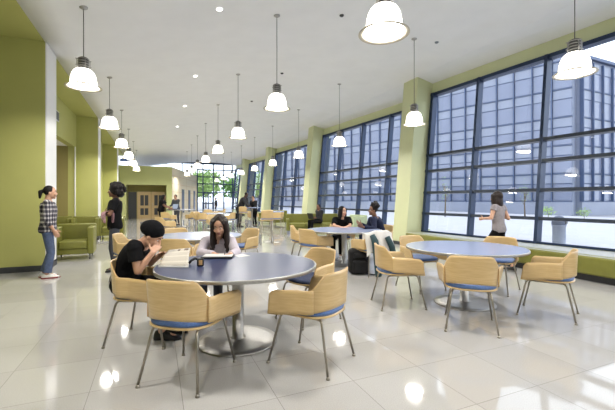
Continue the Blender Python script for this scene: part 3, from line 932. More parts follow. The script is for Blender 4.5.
def ik(a, c, l1, l2, pole):
    """middle joint between a and c with bone lengths l1, l2 bending toward pole"""
    a, c = V(a), V(c); d = c - a; L = min(d.length, (l1 + l2) * .995); u = d.normalized()
    x = (l1 * l1 - l2 * l2 + L * L) / (2 * L); h = math.sqrt(max(0, l1 * l1 - x * x))
    p = V(pole) - u * V(pole).dot(u)
    return a + u * x + p.normalized() * h


def stand_joints(base, H, hgt=1.65, lean=0.0, stance=.0):
    """standing joints; H faces forward"""
    k = hgt / 1.65; H = V(H).normalized(); R = H.cross(UP); b = V(base)
    J = {}
    J['pel'] = b + UP * .87 * k; J['chest'] = b + UP * 1.13 * k + H * (.02 + lean * .45); J['neck'] = b + UP * 1.385 * k + H * (-.01 + lean)
    J['head'] = b + UP * 1.525 * k + H * (.03 + lean * 1.2)
    for s_, n in ((1, 'R'), (-1, 'L')):
        J['hip' + n] = J['pel'] + R * s_ * .085 * k - UP * .03
        J['sh' + n] = J['neck'] + R * s_ * .165 * k - UP * .055 * k
        J['el' + n] = J['sh' + n] - UP * .28 * k + R * s_ * .04 - H * .02
        J['wr' + n] = J['el' + n] - UP * .23 * k + H * .08
        J['an' + n] = b + R * s_ * .09 * k + UP * .08 + H * (stance * s_ - .03)
        J['kn' + n] = ik(J['hip' + n], J['an' + n], .395 * k, .375 * k, H)
        J['toe' + n] = H
    return J


def seat_joints(pel, H, chest, neck, head, kfwd=.44, shin=.02, kw=.09):
    H = V(H).normalized(); R = H.cross(UP); J = dict(pel=V(pel), chest=V(chest), neck=V(neck), head=V(head))
    for s_, n in ((1, 'R'), (-1, 'L')):
        J['hip' + n] = J['pel'] + R * s_ * .09 - UP * .02
        J['sh' + n] = J['neck'] + R * s_ * .165 - UP * .05
        kz = J['pel'].z - .01
        q = J['pel'] + H * kfwd + R * s_ * kw; J['kn' + n] = V((q.x, q.y, kz)); a = q + H * shin; J['an' + n] = V((a.x, a.y, .08)); J['toe' + n] = H
        J['el' + n] = J['sh' + n] - UP * .25 + H * .08; J['wr' + n] = J['el' + n] + H * .22
    return J


def shoe(J, n, base, parent, m, sole=None, k=1.0):
    A = J['an' + n]; T = V(J['toe' + n]); T = (V((T.x, T.y, 0))).normalized(); X = T.cross(UP); mb = MB(); gz = A.z - .08
    rings = []
    for s_, w, h in ((-.075, .022, .045), (-.06, .036, .085), (-.01, .040, .105), (.04, .043, .085), (.09, .047, .060), (.14, .045, .045), (.175, .03, .034), (.19, .01, .022)):
        c = V((A.x, A.y, gz)) + T * s_ * k; r_ = []
        for j in range(14):
            a = 2 * PI * j / 14; z = max(0, .012 + (h - .012) * math.sin(a)) if math.sin(a) > 0 else .012 * (1 + math.sin(a)) * .6
            r_.append(c + X * (w * k * math.cos(a)) + UP * z)
        rings.append(r_)
    mb.loft(rings); s_ = placed(mb, 'shoe', m, parent, base)
    if sole:
        q = MB(); rs = []
        for s2, w in ((-.08, .02), (-.062, .038), (.0, .043), (.09, .050), (.145, .047), (.195, .012)):
            c = V((A.x, A.y, gz)) + T * s2 * k; rs.append([c + X * w + UP * .004, c - X * w + UP * .004, c - X * w + UP * .024, c + X * w + UP * .024])
        q.loft(rs, smooth=False)
        so = placed(q, 'sole', sole, s_, base)


def person(label, J, look, skin, top, bottom, shoes, hairfn, voxel=.008, top_mat='blackcloth', sleeve=.5, hem=-.06, g=.016, k=1.0, hs=.95,
           hands=None, haircol='hair', face=True, group=None, sole=None, neckline=.96, belly=0, base=None, flare=0, upv=None):
    pel = J['pel']; base = V((pel.x, pel.y, 0)) if base is None else base
    F = V(look).normalized(); U = V(upv) if upv else UP; U = (U - F * U.dot(F)).normalized(); R = F.cross(U); c = J['head']; h = hs
    b = MB()
    b.loft(torso_rings(J, -.004, k=k, belly=belly))
    b.capsule(J['neck'] - (J['neck'] - J['chest']).normalized() * .03, c - U * .06 * h - F * .022 * h, .056 * k, .050 * k)
    b.ell(c + U * .018 * h - F * .006 * h, (R * .073 * h, F * .094 * h, U * .098 * h), 20, 14)
    b.ell(c + F * .024 * h - U * .052 * h, (R * .059 * h, F * .066 * h, U * .074 * h), 20, 14)
    b.ell(c + F * .070 * h - U * .108 * h, (R * .024 * h, F * .020 * h, U * .018 * h))
    b.capsule(c + F * .086 * h + U * .004 * h, c + F * .106 * h - U * .034 * h, .008 * h, .0125 * h)
    for s_ in (-1, 1):
        b.ell(c + R * s_ * .074 * h - U * .018 * h - F * .008 * h, (R * .010 * h, F * .018 * h, U * .030 * h))
        b.ell(c + R * s_ * .014 * h + F * .096 * h - U * .036 * h, (R * .009 * h, F * .010 * h, U * .008 * h))
        b.ell(c + R * s_ * .036 * h + F * .070 * h - U * .036 * h, (R * .024 * h, F * .022 * h, U * .024 * h))
    for n in 'RL':
        s_, e, w = J['sh' + n], J['el' + n], J['wr' + n]
        b.capsule(J['neck'].lerp(J['chest'], .22), s_, .062 * k, .054 * k)
        b.capsule(s_, e, .050 * k, .038 * k); b.capsule(e, w, .038 * k, .026 * k)
        b.capsule(J['hip' + n], J['kn' + n], .080 * k, .055 * k); b.capsule(J['kn' + n], J['an' + n], .053 * k, .036 * k)
        T = V(J['toe' + n]).normalized(); A = J['an' + n]
        b.capsule(A - UP * .035, A + T * .12 - UP * .05, .033, .026)
        d = (w - e).normalized(); hp = (hands or {}).get(n)
        sd = J['shR'] - J['shL']
        if hp: hand(b, w, hp[0], hp[1], hp[2], hp[3] if len(hp) > 3 else .45, .93 * k)
        else: hand(b, w, d, -sd.normalized() if n == 'R' else sd.normalized(), F, .3, .93 * k)
    body = remeshed(b, 'person', skin, None, base, voxel, 3, .5, .004)
    body.location = base; tag(body, label, 'person', group)
    # top
    t = MB(); t.loft(torso_rings(J, g, hem, neckline, k, belly))
    for n in 'RL':
        s_, e, w = J['sh' + n], J['el' + n], J['wr' + n]
        t.capsule(J['neck'].lerp(J['chest'], .26), s_, .066 * k + g * .4, .056 * k + g * .6)
        if sleeve > 0:
            f = min(1, sleeve); m_ = s_.lerp(e, f)
            dv = (m_ - s_).normalized()
            r1 = .050 * k + g + (.006 if sleeve <= 1 else 0)
            if sleeve <= 1:
                t.capsule(s_, s_.lerp(m_, .15), .056 * k + g * .6, r1); t.tube([s_, m_], [.054 * k + g * .6, r1], 14)
            else:
                t.capsule(s_, e, .052 * k + g * .7, .042 * k + g * .7)
                e2 = e.lerp(w, min(1, sleeve - 1)); t.tube([e, e.lerp(e2, .5), e2], [.042 * k + g * .7, .038 * k + g * .6, .032 * k + g * .6], 14)
    remeshed(t, top, top_mat, body, base, max(voxel, .007), 6)
    # trousers
    t = MB(); t.loft(torso_rings(J, g * .6, -.14, .25, k))
    for n in 'RL':
        hp, kn, an = J['hip' + n], J['kn' + n], J['an' + n]
        t.capsule(hp, kn, .088 * k, .063 * k); lo_ = kn.lerp(an, .93)
        t.capsule(kn, kn.lerp(lo_, .1), .063 * k, .062 * k); t.tube([kn, kn.lerp(lo_, .5), lo_], [.062 * k, (.056 + flare * .4) * k, (.050 + flare) * k], 14)
    remeshed(t, 'trousers', bottom, body, base, max(voxel, .008), 5)
    for n in 'RL': shoe(J, n, base, body, shoes, sole, k)
    # hair and face
    if hairfn:
        t = MB(); nm, hm, vox = hairfn(t, c, F, U, R, h, J); remeshed(t, nm, hm or haircol, body, base, min(voxel, .007), 3)
    if face:
        down = F.z < -.3
        for s_ in (-1, 1):
            q = MB(); e0 = c + R * s_ * .032 * h + F * .077 * h - U * (.004 * h if down else 0); q.ell(e0, (R * .0125 * h, F * (.0085 if down else .0105) * h, U * (.004 if down else .0065) * h)); ey = placed(q, 'eye', 'eye', body, base)
            q = MB(); q.ell(e0 + F * (.0065 if down else .0085) * h - U * .001, (R * (.009 if down else .0062) * h, F * .004 * h, U * (.0038 if down else .0062) * h), 10, 6); placed(q, 'iris', 'iris', ey, base)
            q = MB(); q.tube([c + R * s_ * x * h + F * y * h + U * z * h for x, y, z in ((.014, .0905, .020), (.032, .087, .027), (.050, .074, .021))], [.004 * h, .005 * h, .003 * h], 6); placed(q, 'eyebrow', haircol, body, base)
        q = MB(); q.ell(c + F * .089 * h - U * .069 * h, (R * .022 * h, F * .008 * h, U * .005 * h)); q.ell(c + F * .0885 * h - U * .078 * h, (R * .018 * h, F * .008 * h, U * .006 * h)); placed(q, 'lips', 'lips', body, base)
    return body


def scalp(t, c, F, U, R, h, g=.006, front=.0):
    t.ell(c + U * .030 * h - F * (.026 - front) * h, (R * (.078 + g) * h, F * (.088 + g) * h, U * (.093 + g) * h), 20, 12)


def hair_ponytail(t, c, F, U, R, h, J):
    scalp(t, c, F, U, R, h)
    p = c - F * .105 * h + U * .03 * h
    t.ell(p, (R * .025, F * .025, U * .025)); t.capsule(p, p - F * .045 - U * .03, .026, .036); t.capsule(p - F * .045 - U * .03, p - F * .05 - U * .13, .036, .018)
    return 'hair', None, 0


def hair_bob(t, c, F, U, R, h, J):
    scalp(t, c, F, U, R, h, .02)
    for i in range(15):
        a = PI * (.5 + 1.0 * (i / 14 - .5) * 1.25) + PI / 2
        q = c + (F * math.cos(a) * .075 + R * math.sin(a) * .078) * h
        t.capsule(q + U * .05, q + (q - c) * .35 - U * .095, .034, .036)
    return 'hair', None, 0


def hair_afro(t, c, F, U, R, h, J):
    q = c + U * .015 - F * .045
    t.ell(q + U * .03, (R * .15, F * .125, U * .135), 20, 12)
    rr = random.Random(3)
    for i in range(60):
        a = rr.uniform(0, 2 * PI); b_ = rr.uniform(-.9, 1.3)
        v = F * math.cos(a) * math.cos(b_) + R * math.sin(a) * math.cos(b_) + U * math.sin(b_)
        if v.dot(F) > .30 and b_ < .75: continue
        t.ell(q + v * .135, (R * .042, F * .042, U * .042), 8, 6)
    return 'hair', None, 0


def hair_puff(t, c, F, U, R, h, J):
    scalp(t, c, F, U, R, h)
    q = c - F * .055 * h + U * .10 * h
    t.ell(q, (R * .105, F * .10, U * .09), 16, 10)
    rr = random.Random(5)
    for i in range(16):
        v = V((rr.gauss(0, 1), rr.gauss(0, 1), rr.gauss(.3, 1))).normalized(); t.ell(q + v * .085, (R * .03, F * .03, U * .03), 8, 6)
    return 'hair', None, 0


def hair_long(t, c, F, U, R, h, J):
    scalp(t, c, F, U, R, h, .010, .004)
    for i in range(19):
        a = PI + (i / 18 - .5) * PI * 1.24
        o = F * math.cos(a) * .078 + R * math.sin(a) * .080
        q0 = c + o * h + U * .055; side = abs(math.sin(a)); fr = max(0, math.cos(a))
        q1 = c + o * 1.12 * h - U * .07; drop = .20 + .03 * math.sin(i * 2.3)
        q2 = q1 - UP * drop * (.75 + .4 * side) + (J['chest'] - J['neck']) * .10 + (F - U * F.dot(U)) * .02 * side + R * math.copysign(.012 * side, math.sin(a))
        t.capsule(q0, q1, .026, .030); t.capsule(q1, q2, .030, .016)
    # side parting framing the brow
    for s_ in (-1, 1):
        t.capsule(c + U * .118 * h + F * .02 * h, c + R * s_ * .064 * h + F * .058 * h + U * .055 * h, .016, .013)
        t.capsule(c + R * s_ * .064 * h + F * .058 * h + U * .055 * h, c + R * s_ * .083 * h + F * .018 * h - U * .06 * h, .013, .014)
    return 'hair', None, 0


def hair_shoulder(t, c, F, U, R, h, J):
    scalp(t, c, F, U, R, h, .012)
    for i in range(15):
        a = PI + (i / 14 - .5) * PI * 1.3
        o = F * math.cos(a) * .078 + R * math.sin(a) * .080
        t.capsule(c + o * h + U * .05, c + o * 1.1 * h - U * .10 - F * .012, .028, .028); t.capsule(c + o * 1.1 * h - U * .10 - F * .012, c + o * 1.05 * h - U * (.17 + .015 * math.sin(3 * i)) - F * .02, .028, .014)
    return 'hair', None, 0


def hair_short(t, c, F, U, R, h, J):
    scalp(t, c, F, U, R, h, .004); return 'hair', None, 0


def cap_knit(t, c, F, U, R, h, J):
    q = c + U * .050 * h - F * .035 * h
    t.ell(q, (R * .098, F * .112, U * .092), 20, 12)
    t.ell(c + U * .035 * h - F * .09 * h, (R * .085, F * .075, U * .075), 20, 12)
    t.lathe([(.08, 0), (.09, 0)], n=4) if False else None
    return 'knitted_cap', 'blackcloth', 0


H3 = V((.9, -.42, 0)).normalized()
# the reader in the black cap
J = seat_joints(at(125.5, 283, 3.60), H3, at(129, 262, 3.58), at(142, 243, 3.55), at(153.5, 235.5, 3.52), kfwd=.46, shin=-.05)
J['shR'] = at(134, 246, 3.40); J['shL'] = at(146, 246, 3.72)
J['elR'] = at(138, 271, 3.38); J['wrR'] = at(152.5, 253, 3.42)
J['elL'] = at(150, 263, 3.80); J['wrL'] = at(161.5, 254, 3.70)
F3 = H3 * .80 - UP * .60
person('woman in a black knitted cap and black T-shirt reading a newspaper, chin on hand', J, F3, 'skin', 'shirt', 'blackcloth', 'blackshoe', cap_knit, .0058, 'blackcloth', .62,
       hands={'R': (at(158.5, 244.5, 3.50) - at(152.5, 253, 3.42), H3 * -.3 + FWD * .9, UP + H3 * -.4, .75), 'L': (at(169, 251.5, 3.62) - at(161.5, 254, 3.70), UP * -.9 - FWD * .4, -FWD, .55)},
       upv=UP)
# the woman writing
H4 = (-FWD + RGT * .05).normalized()
J = seat_joints(at(217.5, 265, 4.66), H4, at(217, 250, 4.50), at(218, 237.5, 4.36), at(219.5, 225, 4.24), kfwd=.42, shin=.0)
J['shR'] = at(205.5, 241.5, 4.36); J['shL'] = at(231, 241, 4.38)
J['elR'] = at(200.5, 253, 4.16); J['wrR'] = at(214.5, 254.2, 3.98); J['elL'] = at(236.5, 252.5, 4.14); J['wrL'] = at(230, 254.6, 3.94)
F4 = -FWD * .90 - UP * .42 + RGT * .02
person('young woman with long dark hair in a pale lilac top, writing at the table', J, F4, 'skin_tan', 'sweater', 'greycloth', 'blackshoe', hair_long, .0062, 'lilac', 1.9, hs=.97,
       hands={'R': (RGT * .9 - FWD * .45 - UP * .05, -UP, -FWD, .55), 'L': (-RGT * .8 - FWD * .5 - UP * .05, -UP, -FWD, .4)}, haircol='brownhair', neckline=.92)
# woman in plaid
b = at(47.5, 277.5, 6.27); b.z = 0
HP = (RGT + FWD * .70).normalized(); RP = HP.cross(UP)
J = stand_joints(b, HP, 1.62, .01)
for s_, n in ((1, 'R'), (-1, 'L')):
    J['el' + n] = J['sh' + n] - UP * .275 - HP * .01 + RP * s_ * .035
    J['wr' + n] = J['el' + n] + HP * .10 - UP * .20 - RP * s_ * .03
    J['an' + n] += HP * (.02 if n == 'R' else -.02)
person('standing woman in a black and white plaid shirt and blue jeans, hair tied back', J, RGT + FWD * .6 - UP * .03, 'skin_tan', 'shirt', 'jeans', 'whiteshoe', hair_ponytail, .0075, 'plaid', 1.55, hem=-.14,
       sole='redsole', flare=.022, hs=.93, g=.019)
# woman in black with arms crossed
b = at(115, 271, 6.86); b.z = 0
HQ = (-RGT - FWD * .45).normalized(); RQ = HQ.cross(UP)
J = stand_joints(b, HQ, 1.66, -.01)
for s_, n in ((1, 'R'), (-1, 'L')):
    J['el' + n] = J['sh' + n] - UP * .24 + HQ * .09 + RQ * s_ * .06
    J['wr' + n] = J['el' + n] + HQ * .09 - RQ * s_ * .22 + UP * (.03 if n == 'R' else -.02)
P2W = J['wrL'].copy()
person('standing woman in a black T-shirt and grey trousers with arms crossed, full curly hair', J, HQ, 'skin_brown', 'shirt', 'greycloth', 'blackshoe', hair_afro, .0075, 'blackcloth', .7, hem=-.14, hs=.95,
       hands={'R': (-RQ, -HQ, UP, .5), 'L': (RQ, -HQ, UP, .5)}, haircol='hair', g=.02, flare=.02)
# folded pink cloth over her arm
c0 = (J['elL'] + J['wrL']) / 2
m = MB()
A_ = J['elL'].lerp(J['wrL'], .05) + HQ * .0; B_ = J['wrL'] + RQ * .02


def drape(u, v):
    p = A_.lerp(B_, u); a = (v - .5) * 2
    ln = abs(a); z = .052 - max(0, ln - .2) * (.22 + .05 * math.sin(u * 7)); off = .060 * max(-1, min(1, a * 3)) + .008 * math.sin(u * 14 + a * 3)
    q = p + UP * z + HQ * off
    return q


m.sheet(drape, 14, 16, .012); base = V((c0.x, c0.y, 0)); o = placed(m, 'folded_garment', 'pink', None, V((c0.x, c0.y, c0.z))); o.location = c0
tag(o, 'pink patterned garment hanging over the crossed arms of the standing woman in black', 'garment')
# the two talkers
H5 = (-FWD * .9 - RGT * .25).normalized()
J = seat_joints(at(340.5, 235.5, 8.68), H5, at(341, 225.5, 8.60), at(341.8, 217, 8.52), at(342.6, 211.3, 8.46), kfwd=.44)
J['elR'] = at(334, 225.5, 8.36); J['elL'] = at(350.2, 225.5, 8.40); J['wrR'] = at(340, 227, 8.14); J['wrL'] = at(346.5, 227, 8.14)
J['shR'] = at(335, 219.3, 8.5); J['shL'] = at(348.8, 219, 8.55)
person('seated woman in a black top over grey sleeves, turning to her neighbour at the table', J, RGT * .62 - FWD * .78 - UP * .05, 'skin', 'blouse', 'blackcloth', 'whiteshoe', hair_shoulder, .0085, 'blackcloth', .8,
       hands={'R': (RGT * .9 - FWD * .4, -UP, -FWD, .6), 'L': (-RGT * .9 - FWD * .4, -UP, -FWD, .6)})
J6 = (-RGT * .93 - FWD * .3).normalized()
J = seat_joints(at(381, 235.5, 8.12), J6, at(378, 226, 8.08), at(374.5, 217, 8.03), at(372.8, 210, 8.0), kfwd=.44)
J['shL'] = at(373.5, 220, 7.86); J['shR'] = at(371, 219.5, 8.18)
J['elL'] = at(374.5, 229, 7.72); J['wrL'] = at(363.5, 227.2, 7.62); J['elR'] = at(368, 228, 8.2); J['wrR'] = at(361.5, 224.5, 8.0)
person('seated woman in a navy jacket with hair gathered in a puff, gesturing with her hands', J, -RGT * .95 - FWD * .2, 'skin_brown', 'jacket', 'jeans', 'blackshoe', hair_puff, .0085, 'navycloth', 1.95,
       hands={'L': (-RGT * .9 + UP * .25, UP * .5 + FWD * .6, UP, .5), 'R': (-RGT * .8 + UP * .45, UP * .4 - FWD * .5, UP, .4)}, g=.026)
# person on the sofa with a laptop
H7 = (-RGT * .75 - FWD * .6).normalized()
pl = at(319, 224, 14.35); pl.z = .53
J = seat_joints(pl, H7, pl + UP * .23 - H7 * .02, pl + UP * .42 - H7 * .02, pl + UP * .55 + H7 * .03, kfwd=.43)
for n in 'RL': J['wr' + n] = J['kn' + n].lerp(J['hip' + n], .45) + UP * .14; J['el' + n] = ik(J['sh' + n], J['wr' + n], .27, .25, -H7 - UP * .5)
person('person in dark clothes and a cap sitting on the green sofa with a laptop', J, H7 - UP * .2, 'skin_brown', 'jacket', 'blackcloth', 'blackshoe', hair_short, .011, 'tweed', 1.95, face=False)
lp = J['knR'].lerp(J['knL'], .5).lerp(pl, .36) + UP * .085


def laptop(p, H, label, k=1.0):
    r = thing('laptop', p, heading(H.x, H.y), label, 'laptop')
    MB().rbox(-.17 * k, .17 * k, -.12 * k, .12 * k, 0, .02, .006).build('keyboard_base', 'blackplastic', r)
    m = MB(); a = .35
    q = [V((x * .17 * k, .12 * k + s_ * .23 * k * math.sin(a) + d, .015 + s_ * .23 * k * math.cos(a))) for s_, x, d in ((0, -1, 0), (0, 1, 0), (0, 1, .012), (0, -1, .012), (1, -1, 0), (1, 1, 0), (1, 1, .012), (1, -1, .012))]
    m.hexa(q); ld = m.build('lid', 'blackplastic', r)
    m = MB(); q = [V((x * .155 * k, .12 * k + s_ * .23 * k * math.sin(a) - .002, .015 + s_ * .23 * k * math.cos(a))) for s_, x in ((.08, -1), (.08, 1), (.94, 1), (.94, -1))]
    m.add(q, [(0, 1, 2, 3)]); m.build('display', 'screen', ld)
    return r


laptop(lp, H7, 'dark open laptop on the lap of the person on the green sofa')
# distant standing people
b = at(239.5, 226.5, 18.2); b.z = 0; HM = (RGT * .9 - FWD * .3).normalized()
J = stand_joints(b, HM, 1.76, .30)
tb = at(249, 210, 17.7)
J['wrR'] = V((tb.x, tb.y, 1.03)) ; J['wrL'] = V((tb.x, tb.y, 1.03)) + FWD * .3
for n in 'RL': J['el' + n] = ik(J['sh' + n], J['wr' + n], .29, .26, -UP - HM * .5)
person('distant standing man in a charcoal jacket leaning over a tall table', J, HM - UP * .5, 'skin_dark', 'jacket', 'greycloth', 'blackshoe', hair_short, .012, 'tweed', 1.95, face=False, g=.035, k=1.18)
b2 = at(254.5, 226, 18.35); b2.z = 0; HN = (-FWD * .8 - RGT * .4).normalized()
J = stand_joints(b2, HN, 1.58, .08)
for n in 'RL': J['wr' + n] = J['sh' + n] + HN * .30 - UP * .30; J['el' + n] = ik(J['sh' + n], J['wr' + n], .27, .24, -UP)
person('distant person in black standing beyond the tall table next to the leaning man', J, HN - UP * .4, 'skin_tan', 'jacket', 'blackcloth', 'blackshoe', hair_short, .012, 'nylon', 1.95, face=False, g=.026)
bp = at(235, 214, 17.95)
r = thing('shoulder_bag', bp, heading(-FWD.x, -FWD.y), 'black shoulder bag hanging behind the man in the charcoal jacket', 'bag')
MB().rbox(-.13, .15, -.08, .08, -.25, .05, .05).build('bag_body', 'nylon', r)
MB().tube([(-.1 + .23 * t, 0, .03 + .38 * math.sin(PI * t)) for t in [i / 12 for i in range(13)]], .018, 8).build('strap', 'nylon', r)
b = at(161, 227, 17.9); b.z = 0; HW = (RGT * .9 + FWD * .1).normalized()
J = stand_joints(b, HW, 1.62, .08)
for s_, n in ((1, 'R'), (-1, 'L')): J['wr' + n] = J['sh' + n] + HW * .36 - UP * .36; J['el' + n] = ik(J['sh' + n], J['wr' + n], .28, .25, -UP - HW * .4)
person('far woman with long dark hair in black standing at a laptop table', J, HW - UP * .3, 'skin_brown', 'shirt', 'blackcloth', 'blackshoe', hair_shoulder, .012, 'blackcloth', .6, face=False, g=.035, k=1.2)
b = at(177, 224, 19.6); b.z = 0; HX = (-FWD - RGT * .25).normalized()
J = stand_joints(b, HX, 1.66, .1)
for n in 'RL': J['wr' + n] = J['sh' + n] + HX * .36 - UP * .32; J['el' + n] = ik(J['sh' + n], J['wr' + n], .28, .25, -UP)
person('far man with short dark hair in a grey top standing behind the laptop', J, HX - UP * .3, 'skin_tan', 'shirt', 'greycloth', 'blackshoe', hair_short, .012, 'greycloth', 1.9, face=False, g=.024)
lq = at(172, 209, 18.1); lq.z = .8805; laptop(lq, (RGT * .5 + FWD * .9).normalized(), 'dark open laptop on the far pale table between two standing people', 1.25)
b = at(216, 213.8, 35.3); b.z = 0
J = stand_joints(b, (-RGT - FWD * .3).normalized(), 1.6)
person('tiny far person in dark clothes standing by the glass door of the end wall', J, -RGT, 'skin_tan', 'jacket', 'blackcloth', 'blackshoe', hair_short, .015, 'nylon', 1.9, face=False, g=.03)
# woman walking by the window
b = at(499, 270, 6.98); b.z = 0; HK = (-RGT * .55 + FWD * .85).normalized(); RK = HK.cross(UP)
J = stand_joints(b, HK, 1.52, .02)
J['anR'] = b - HK * .22 + UP * .10 + RK * .07; J['anL'] = b + HK * .24 + UP * .08 - RK * .07
for n in 'RL': J['kn' + n] = ik(J['hip' + n], J['an' + n], .39, .37, HK)
J['elL'] = J['shL'] - UP * .21 - RK * .10; J['wrL'] = J['elL'] + HK * .17 - UP * .02 + RK * .03
J['elR'] = J['shR'] - UP * .23 + RK * .06 - HK * .08; J['wrR'] = J['elR'] + HK * .17 + UP * .06
person('woman with dark shoulder-length hair in a grey patterned top walking along the window', J, HK, 'skin', 'blouse', 'blackcloth', 'blackshoe', hair_shoulder, .0085, 'paisley', .35, hem=-.14, haircol='brownhair', g=.012, k=.92, hs=1.02)

# ------------------------------------------------------------------ things on tables and chairs
ZT1 = .7415
mg = thing('newspaper', at(174, 267, 3.34), heading(H3.x, H3.y), 'open printed newspaper spread before the woman in the black cap', 'newspaper')
mg.location.z = ZT1
inv = M.Rotation(-heading(H3.x, H3.y), 4, 'Z')


def loc(p): return inv @ (V(p) - V(mg.location))


def quad(a, b_, c, d, bow=0):
    a, b_, c, d = [loc(q) for q in (a, b_, c, d)]
    def fn(u, v):
        p = a.lerp(b_, u).lerp(d.lerp(c, u), v); return p + V((0, 0, bow * math.sin(PI * v)))
    return fn


def zat(px, d, z): q = at(px, 200, d); q.z = z; return q


pa, pb, pc, pd = zat(159, 3.32, .752), zat(188, 3.30, .752), zat(190.5, 3.62, .875), zat(169, 3.66, .848)
MB().sheet(quad(pa, pb, pc, pd, .018), 10, 10, .0025).build('raised_leaf', 'printed', mg)
m = MB()
for (u0, u1, v0, v1) in ((.74, .92, .80, .95), (.46, .56, .78, .93)):
    f_ = quad(pa, pb, pc, pd, .018)
    m.sheet(lambda u, v: f_(u0 + (u1 - u0) * u, v0 + (v1 - v0) * v) + V((0, 0, .0035)), 4, 4, .001)
m.build('printed_photo', 'photo', mg)
q0, q1, q2, q3 = zat(158, 3.285, .7425), zat(188.5, 3.27, .7425), zat(189, 3.46, .7425), zat(160.5, 3.50, .7425)
MB().sheet(quad(q0, q1, q2, q3), 4, 4, .010).build('page_stack', 'paper', mg)
nb = thing('notebook', zat(218, 3.86, ZT1), heading(FWD.x, FWD.y) + .08, 'black bound notebook under the hands of the woman writing', 'notebook')
MB().rbox(-.165, .165, -.105, .11, 0, .020, .006).build('cover', 'blackplastic', nb)
MB().box(-.15, .155, -.085, .105, .020, .024).build('page', 'paper', nb)
ps = zat(224.5, 3.87, ZT1 + .0245); pe = thing('pen', ps, .6, 'thin dark pen in the hand of the woman writing', 'pen')
MB().tube([(0, 0, .004), (.05, .03, .06)], .004, 6).build('barrel', 'blackplastic', pe)
cs_ = thing('glasses_case', zat(200.5, 3.34, ZT1), -.3, 'small black case standing upright on the table beside the newspaper', 'case')
MB().rbox(-.032, .032, -.018, .018, 0, .075, .012).build('case_body', 'blackplastic', cs_)
MB().rbox(-.012, .020, -.021, -.016, .015, .06, .002).build('case_label', 'mapleedge', cs_)
sp = thing('strap', zat(193.5, 3.50, ZT1), .2, 'black strap lying curled between the newspaper and the small black case', 'strap')
MB().tube([(-.05, -.03, .012), (-.02, .0, .03), (.02, .015, .045), (.05, .02, .03), (.06, -.02, .012)], .012, 8).build('band', 'nylon', sp)
wp = thing('paper_sheet', zat(241, 3.98, ZT1), .3, 'loose white paper sheet by the elbow of the woman writing', 'paper')
MB().box(-.07, .07, -.08, .08, 0, .002).build('sheet', 'paper', wp)
# white jacket over the chair back
jk = thing('draped_jacket', (CJ.location.x, CJ.location.y, 0), CJ.rotation_euler.z, 'white jacket with dark teal sleeves hung over a chair back', 'jacket')


def jfn(u, v):
    a = (u * 2 - 1); x = .27 * a + .012 * math.sin(v * 9); yb = -.05 - .245 * math.sqrt(max(0, 1 - (a * .92) ** 2)) - .055
    top = .815 - .06 * max(0, abs(a) - .45) / .55
    if v < .3: t = v / .3; return (x, yb + .10 + .03 * (1 - t) + .006 * math.sin(a * 9), top - .20 * (1 - t))
    if v < .4: t = (v - .3) / .1; return (x, yb + .10 * (1 - t) - .01 * t, top + .012 * math.sin(PI * t))
    t = (v - .4) / .6; return (x * (1 + .08 * t), yb - .015 - .05 * t + .022 * math.sin(a * 8 + 1) * t, top - (.34 + .06 * math.sin(a * 4)) * t)


MB().sheet(jfn, 36, 30, .008).build('jacket_body', 'whitecloth', jk)
for sx, z0, z1, w in ((-.20, .76, .06, .06), (.10, .72, .36, .05)):
    m = MB(); m.tube([(sx - .05, -.40, z0), (sx - .02, -.445, z0 - .1), (sx + .01, -.46, (z0 + z1) / 2), (sx + .04, -.46, z1 + .03), (sx + .045, -.46, z1)], [.045, w, w * 1.05, w * .95, w * .85], 14)
    m.build('sleeve', 'teal', jk)
# backpack on the floor
p = at(358.5, 273, 6.62)
bk = thing('backpack', (p.x, p.y, 0), heading(FWD.x, FWD.y) + .15, 'black backpack slumped on the floor beside the jacket-hung chair', 'backpack')


MB().rbox(-.19, .19, -.11, .12, 0, .47, .085, 5).build('main_compartment', 'nylon', bk)
MB().rbox(-.145, .145, -.175, -.09, .03, .27, .04, 4).build('front_pocket', 'nylon', bk)
MB().rbox(-.12, .12, -.145, -.09, .29, .40, .03, 3).build('upper_pocket', 'nylon', bk)
MB().tube([(-.04, .06, .46), (-.03, .06, .52), (.03, .06, .52), (.04, .06, .46)], .01, 8).build('carry_handle', 'nylon', bk)
for sx in (-1, 1): MB().tube([(sx * .09, .09, .44), (sx * .11, .17, .38), (sx * .12, .18, .2), (sx * .13, .12, .05)], .018, 8).build('shoulder_strap', 'nylon', bk)
MB().tube([(.1, -.1, .02), (.22, -.2, .012), (.36, -.16, .012), (.42, -.1, .012)], .012, 6).build('loose_strap', 'nylon', bk)

# ------------------------------------------------------------------ outside
mb = MB(); mb.box(-120, 200, -120, 260, -.40, -.21); struct(mb.build('ground', 'asphalt'))
mb = MB(); mb.box(7.0, 33, -60, 160, -.2, -.02)
o = mb.build('pavement', 'pave'); struct(o)
mb = MB(); mb.box(-20, 33, 38.1, 120, -.2, -.019); struct(mb.build('pavement_end', 'pave'))


